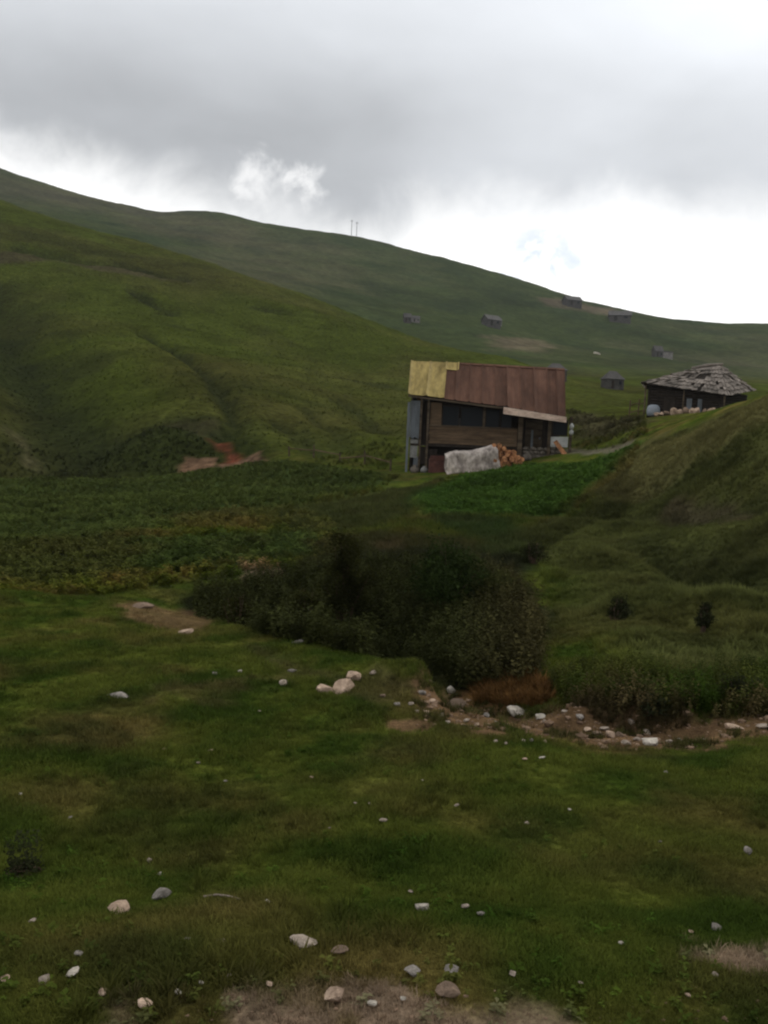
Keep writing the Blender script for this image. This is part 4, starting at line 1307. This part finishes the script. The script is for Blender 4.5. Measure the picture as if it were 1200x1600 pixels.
def scatter_tree(coll):
    g = bpy.data.node_groups.new('scatter_' + coll.name, 'GeometryNodeTree')
    g.interface.new_socket('Geometry', in_out='INPUT', socket_type='NodeSocketGeometry')
    g.interface.new_socket('Geometry', in_out='OUTPUT', socket_type='NodeSocketGeometry')
    n = g.nodes
    gi, go = n.new('NodeGroupInput'), n.new('NodeGroupOutput')
    ci = n.new('GeometryNodeCollectionInfo')
    ci.inputs['Collection'].default_value = coll
    ci.inputs['Separate Children'].default_value = True
    ci.inputs['Reset Children'].default_value = True
    ip = n.new('GeometryNodeInstanceOnPoints')
    ip.inputs['Pick Instance'].default_value = True
    def attr(nm, dt):
        a = n.new('GeometryNodeInputNamedAttribute'); a.data_type = dt
        a.inputs['Name'].default_value = nm
        return a.outputs['Attribute']
    g.links.new(gi.outputs[0], ip.inputs['Points'])
    g.links.new(ci.outputs[0], ip.inputs['Instance'])
    g.links.new(attr('pick', 'INT'), ip.inputs['Instance Index'])
    er = n.new('FunctionNodeEulerToRotation')
    g.links.new(attr('rot', 'FLOAT_VECTOR'), er.inputs[0])
    g.links.new(er.outputs[0], ip.inputs['Rotation'])
    g.links.new(attr('scl', 'FLOAT_VECTOR'), ip.inputs['Scale'])
    g.links.new(ip.outputs[0], go.inputs[0])
    return g
GT = {k: scatter_tree(c) for k, c in SRC.items()}
def scatter(name, X, Y, key, smin, smax, tint, label, cat, zoff=0.0, scl=None, tilt=.2):
    n = len(X)
    Z = Hfull(X, Y) + zoff
    me = bpy.data.meshes.new(name)
    me.vertices.add(n)
    me.vertices.foreach_set('co', np.stack([X, Y, Z], -1).ravel().astype(np.float32))
    def put(nm, ty, field, arr, dt=np.float32):
        a = me.attributes.new(nm, ty, 'POINT')
        a.data.foreach_set(field, np.asarray(arr).ravel().astype(dt))
    put('pick', 'INT', 'value', RNG.integers(0, len(SRC[key].objects), n), np.int32)
    put('rot', 'FLOAT_VECTOR', 'vector', np.stack([RNG.normal(0, tilt, n), RNG.normal(0, tilt, n), RNG.uniform(0, 6.28, n)], -1))
    s = RNG.uniform(smin, smax, n) if scl is None else scl * RNG.uniform(smin, smax, n)
    put('scl', 'FLOAT_VECTOR', 'vector', np.stack([s, s, s * RNG.uniform(.8, 1.2, n)], -1))
    put('tint', 'FLOAT_COLOR', 'color', np.concatenate([np.clip(tint, 0, 1), np.ones((n, 1))], 1))
    o = link(name, me)
    md = o.modifiers.new('scatter', 'NODES'); md.node_group = GT[key]
    tag(o, label, cat, kind='stuff')
    return o
def sample_poly(pix, n, dm, wob=0.0):
    P = path(pix, dm)
    lo, hi = np.min(P, 0), np.max(P, 0)
    xs, ys = [], []
    k = 0
    while k < n:
        x = RNG.uniform(lo[0], hi[0], n * 2); y = RNG.uniform(lo[1], hi[1], n * 2)
        m = inside(x, y, P)
        xs.append(x[m]); ys.append(y[m]); k += int(m.sum())
        if m.sum() == 0:
            break
    return np.concatenate(xs)[:n], np.concatenate(ys)[:n]
# near turf: even on the sheet, thinner further away
n = 200000
ly = RNG.uniform(math.log(2.6), math.log(24), n)
Yt = np.exp(ly); Xt = RNG.uniform(-.74, .74, n) * (Yt + .8)
c = gcol(Xt, Yt)
keep = (c[:, 1] / c[:, 0] + RNG.uniform(-.25, .15, n)) > .76
Xt, Yt, c = Xt[keep], Yt[keep], c[keep]
lum = fbm(Xt, Yt, .5, 801, 2)
scatter('turf_grass', Xt, Yt, 'turf', .7, 1.35, c * 1.35 * RNG.uniform(.75, 1.25, (len(Xt), 1)), 'short grazed turf of the near pasture', 'grass', 0.0, (.58 + .62 * np.clip((Yt - 3) / 9, 0, 1)) * (1 + .9 * lum))
# tussocks, denser in hollows
n = 5200
ly = RNG.uniform(math.log(3.2), math.log(22), n); Yt = np.exp(ly); Xt = RNG.uniform(-.55, .55, n) * (Yt + 1)
c = gcol(Xt, Yt)
k = (fbm(Xt, Yt, 1.3, 811, 2) > .12) & (c[:, 1] > c[:, 0] * .85)
scatter('grass_tufts', Xt[k], Yt[k], 'tussock', .25, .5, c[k] * .9, 'slightly longer grass tufts in the near pasture', 'grass')
n = 2600
ly = RNG.uniform(math.log(3.2), math.log(17), n); Yt = np.exp(ly); Xt = RNG.uniform(-.55, .55, n) * (Yt + 1)
c = gcol(Xt, Yt)
k = (fbm(Xt, Yt, .9, 815, 2) > .05)
scatter('pasture_weeds', Xt[k], Yt[k], 'weed', .10, .24, c[k] * np.array([[1.0, 1.25, 1.0]]), 'small leafy weeds among the near turf', 'weeds', -.02)
Xr, Yr = sample_poly([(820, 835), (1000, 705), (1100, 662), (1200, 625), (1320, 590), (1320, 1060), (1000, 1065), (880, 985)], 24000, 11)
scatter('slope_grass', Xr, Yr, 'tussock', .28, .75, gcol(Xr, Yr) * 1.75, 'tussocky olive grass on the right slope', 'grass', 0, 1 + 1.2 * np.clip(fbm(Xr, Yr, 1.5, 821, 2), -.4, .6))
def off_house(x, y):
    p = house.matrix_world.inverted()
    lx = p[0][0] * x + p[0][1] * y + p[0][3]; lyy = p[1][0] * x + p[1][1] * y + p[1][3]
    return ~((lx > -.6) & (lx < W + .8) & (lyy > -3.0) & (lyy < 8))
for nm, pix, num, s0, s1, mul, lab in (
    ('field_plants', [(-120, 755), (250, 745), (450, 724), (630, 745), (560, 778), (420, 808), (250, 834), (100, 852), (-120, 868)], 9000, .45, .9, 1.35, 'dark leafy plants covering the upper field'),
    ('field_weeds', [(-120, 838), (230, 822), (440, 800), (520, 815), (540, 866), (430, 886), (320, 905), (200, 925), (-120, 928)], 5200, .4, .9, 1.35, 'low green weeds along the edge of the field'),
    ('garden_plants', [(640, 790), (700, 752), (800, 730), (1000, 694), (985, 738), (900, 787), (760, 815), (650, 815)], 7500, .4, .8, 1.35, 'bright green garden plants before the old house')):
    x, y = sample_poly(pix, num, 18)
    k = off_house(x, y)
    scatter(nm, x[k], y[k], 'weed', s0, s1, gcol(x[k], y[k]) * mul * np.array([[1.25, 1.15, .9]]), lab, 'plants')
x, y = sample_poly([(400, 812), (560, 782), (690, 750), (720, 800), (860, 800), (980, 740), (985, 780), (880, 845), (830, 890), (760, 895), (640, 893), (540, 893), (440, 885), (420, 840)], 9500, 18)
scatter('meadow_grass', x, y, 'tussock', .6, 1.3, gcol(x, y) * 1.1, 'longer meadow grass between field and bushes', 'grass')
x, y = sample_poly([(300, 935), (430, 905), (560, 890), (610, 893), (720, 885), (800, 920), (845, 990), (835, 1070), (720, 1085), (660, 1062), (560, 1026), (420, 996)], 6500, 12.5)
fr_ = sstep(x / y, .075, .17)[:, None]
scatter('gully_weeds', x, y, 'tall', .35, .8, (np.array([[.038, .042, .012]]) * (1 - fr_) + np.array([[.055, .048, .017]]) * fr_) * RNG.uniform(.6, 1.5, (len(x), 1)), 'dark tall weeds filling the gully', 'weeds')
x, y = sample_poly([(730, 1060), (835, 1055), (868, 1085), (845, 1102), (745, 1098)], 420, 10.5)
scatter('dry_grass', x, y, 'tussock', .5, 1.0, np.array([[.15, .078, .026]]) * RNG.uniform(.6, 1.3, (len(x), 1)), 'orange brown dry grass at the gully mouth', 'grass')
x, y = sample_poly([(860, 1070), (950, 1062), (1060, 1078), (1220, 1060), (1220, 1122), (1100, 1132), (1000, 1128), (900, 1122)], 1200, 10)
scatter('bank_weeds', x, y, 'tall', .22, .52, gcol(x, y) * .85 * np.array([[.8, 1, .8]]) * RNG.uniform(.6, 1.5, (len(x), 1)), 'ragged weeds along the foot of the right slope', 'weeds')
x, y = sample_poly([(885, 645), (1005, 652), (1012, 690), (900, 702)], 1100, 40)
kk = off_house(x, y)
scatter('yard_weeds', x[kk], y[kk], 'weed', .25, .8, gcol(x[kk], y[kk]) * RNG.uniform(.9, 1.8, (int(kk.sum()), 1)), 'rough weeds between the old house and the log hut', 'weeds', 0, 1 + 1.4 * fbm(x[kk], y[kk], 2.5, 841, 2))
x, y = sample_poly([(60, 640), (300, 650), (420, 735), (600, 690), (640, 700), (600, 735), (450, 722), (200, 742), (-100, 745), (-100, 700)], 1500, 55)
kk = gcol(x, y); kk = kk[:, 1] > kk[:, 0] * .98
x, y = x[kk], y[kk]
scatter('hill_foot_weeds', x, y, 'weed', .35, .85, gcol(x, y) * 1.35, 'dark weeds at the foot of the hillside', 'weeds')
x, y = sample_poly([(640, 1096), (700, 1088), (850, 1108), (1000, 1120), (1210, 1116), (1210, 1150), (1060, 1172), (950, 1170), (780, 1142), (650, 1132)], 1700, 5)
kk = fbm(x, y, .45, 871, 2) > .02
scatter('bank_grass', x[kk], y[kk], 'tussock', .16, .5, np.array([[.062, .058, .018]]) * RNG.uniform(.5, 1.3, (int(kk.sum()), 1)), 'broken tufts of grass on the soil bank', 'grass')
x, y = sample_poly([(880, 1118), (960, 1108), (1060, 1118), (1080, 1138), (1000, 1140), (920, 1132)], 420, 8)
scatter('hump_weeds', x, y, 'tall', .08, .2, np.array([[.055, .042, .018]]) * RNG.uniform(.5, 1.5, (len(x), 1)), 'dark brown weeds on the hump of the soil bank', 'weeds')
x, y = sample_poly([(-100, 345), (130, 374), (300, 418), (450, 466), (600, 520), (700, 554), (800, 584), (900, 625), (640, 690), (450, 705), (-100, 735)], 15000, 66)
c = gcol(x, y); kk = c[:, 1] > c[:, 0]
scatter('hill_grass', x[kk], y[kk], 'tussock', .5, 1.15, c[kk] * RNG.uniform(1.3, 1.8, (int(kk.sum()), 1)), 'sparse grass tufts over the green hillside', 'grass')
# gravel of the soil bank
gx, gy = sample_poly([(640, 1098), (700, 1090), (850, 1108), (1000, 1122), (1210, 1116), (1210, 1146), (1060, 1172), (950, 1170), (780, 1142), (650, 1132)], 1300, 5)
bx, by = sample_poly([(340, 1550), (800, 1545), (880, 1600), (1150, 1500), (1260, 1480), (1260, 1690), (100, 1690), (120, 1560)], 500, 2.2)
gx = np.concatenate([gx, bx]); gy = np.concatenate([gy, by])
gv, gf = [], []
zz = Hfull(gx, gy)
ico = bmesh.new(); bmesh.ops.create_icosphere(ico, subdivisions=1, radius=.5)
iv = np.array([v.co[:] for v in ico.verts]); fi = [[v.index for v in f.verts] for f in ico.faces]; ico.free()
for k in range(len(gx)):
    s = RNG.lognormal(-3.55, .6) if gy[k] > 6.5 else min(RNG.lognormal(-4.5, .6), .035)
    q_ = iv * (1 + RNG.uniform(-.25, .2, (len(iv), 1))) * np.array([s, s * RNG.uniform(.6, 1), s * .6]) + np.array([gx[k], gy[k], zz[k] + s * .1])
    b0 = len(gv); gv += q_.tolist(); gf += [[b0 + i for i in f] for f in fi]
me = bpy.data.meshes.new('gravel'); me.from_pydata(gv, [], gf); me.update()
gr = link('gravel', me, M['gravel'])
tag(gr, 'fine gravel on the bare soil', 'gravel', kind='stuff')

# bushes and shrubs
MBUSH = leaf_material('bush_leaf', (.038, .040, .011), .45, .25)
MBROAD = leaf_material('broad_bush_leaf', (.034, .052, .013), .45, .25)
MSHRUB = leaf_material('shrub_leaf', (.030, .034, .014), .4, .2)
def bush(px, py, wpx, hpx, d, label, leaves=5000, m_=None, sd=0, lsz=.09, name='bush', group=None):
    r_ = random.Random(500 + sd)
    p = at(px, py, d); gz = H1(p.x, p.y)
    wd_ = wpx / F * d; ht = hpx / F * d
    o = empty(name, (p.x, p.y, gz), None, r_.uniform(0, 6))
    top_ = p.z + ht - gz                      # crown reaches up to the height seen in the photograph
    tips = []
    st_ = MB()
    for k in range(15):
        a = r_.uniform(0, 6.28); rr2 = wd_ * .5 * math.sqrt(r_.random()) * .85
        if k < 5:
            rr2 *= .45
        hh = top_ * (r_.uniform(.92, 1.0) if k < 5 else r_.uniform(.5, .95)) * (1 - .4 * (rr2 / (wd_ * .5)) ** 2)
        e_ = Vector((math.cos(a) * rr2, math.sin(a) * rr2, hh))
        m1 = Vector((e_.x * .35 + r_.uniform(-.1, .1), e_.y * .35, hh * .5))
        st_.tube([(e_.x * .1, e_.y * .1, -.15), m1, e_], [.03, .02, .006], 5)
        for q_ in range(5):
            f_ = r_.uniform(.35, 1.0)
            b_ = m1.lerp(e_, (f_ - .35) / .65)
            tips.append((b_ + Vector((r_.gauss(0, .13), r_.gauss(0, .13), r_.gauss(0, .08))) * wd_ * .6, r_.uniform(.10, .20) * wd_))
    st_.build('trunk', M['bark'], o)
    v = []; f = []
    for k in range(leaves):
        cpt, cr = tips[r_.randrange(len(tips))]
        dv = Vector((r_.gauss(0, 1), r_.gauss(0, 1), r_.gauss(0, .9)))
        dv = dv.normalized() * cr * (r_.random() ** .45)
        q_ = cpt + dv
        if q_.z < .05:
            q_.z = r_.uniform(.05, .3)
        ld = Vector((r_.gauss(0, 1), r_.gauss(0, 1), r_.gauss(.3, .7))).normalized()
        sd_ = ld.orthogonal().normalized(); L_ = lsz * r_.uniform(.6, 1.3)
        n_ = len(v)
        v += [tuple(q_), tuple(q_ + ld * L_ * .5 + sd_ * L_ * .28), tuple(q_ + ld * L_), tuple(q_ + ld * L_ * .5 - sd_ * L_ * .28)]
        f += [(n_, n_ + 1, n_ + 2), (n_, n_ + 2, n_ + 3)]
    me = bpy.data.meshes.new('crown'); me.from_pydata(v, [], f); me.update()
    link('crown', me, m_ or MBUSH, o)
    tag(o, label, 'bush', group)
    return o
bush(537, 985, 100, 160, 21.5, 'tall dark bush rising highest out of the gully', 8500, sd=1)
bush(690, 1000, 150, 162, 20.5, 'broad green bush in the gully below the white tarpaulin', 8000, sd=2, m_=MBROAD)
bush(775, 975, 95, 78, 20.0, 'dark bush at the right end of the gully thicket', 4500, sd=3)
bush(470, 975, 100, 62, 19.5, 'low dark bush at the left end of the gully thicket', 4000, sd=4)
bush(375, 965, 110, 45, 19.5, 'creeping bush in the shallow left tail of the gully', 2500, sd=9)
def shrub(px, py, wpx, hpx, label, sd, dm=12, leaves=1500, lsz=.06):
    q_ = hit(px, py, dm)
    return bush(px, py, wpx, hpx, float(q_[1]), label, leaves, MSHRUB, sd, lsz, 'shrub')
shrub(1098, 998, 34, 58, 'narrow dark shrub alone on the right slope', 6)
shrub(962, 972, 46, 40, 'low round shrub on the right slope left of the narrow shrub', 7)
shrub(830, 890, 60, 45, 'green shrub at the edge of the meadow beside the thicket', 8, dm=18)
shrub(35, 1372, 62, 24, 'small dark leafy weed clump in the near left grass', 11, dm=4, leaves=700, lsz=.025)
shrub(1150, 1108, 70, 50, 'ragged grey green shrub behind the tan stone', 12, dm=10.5, leaves=1200, lsz=.05)
shrub(1020, 1128, 70, 28, 'brown low shrub on the hump of the soil bank', 13, dm=9, leaves=1200, lsz=.04)
# fence posts by the head of the field
rf_ = empty('rail_fence', tuple(ground_at(470, 716, 50)))
tag(rf_, 'low fallen rail fence at the head of the dark field', 'fence')
ri = rf_.matrix_world.inverted()
pp = [ground_at(a, b, 50) for a, b in ((452, 716), (490, 716), (530, 722), (570, 728), (610, 736))]
for i, p in enumerate(pp):
    MB().tube([ri @ (p + Vector((0, 0, -.3))), ri @ (p + Vector((.05 * (i % 3 - 1), 0, .75 + .2 * (i % 2))))], [.07, .055], 7).build('post', M['wood'], rf_)
for i, (a, b) in enumerate(zip(pp[:-1], pp[1:])):
    MB().tube([ri @ (a + Vector((0, -.06, .6 - .3 * (i == 2)))), ri @ (b + Vector((0, -.06, .55)))], [.045, .04], 6).build('rail', M['wood2'], rf_)
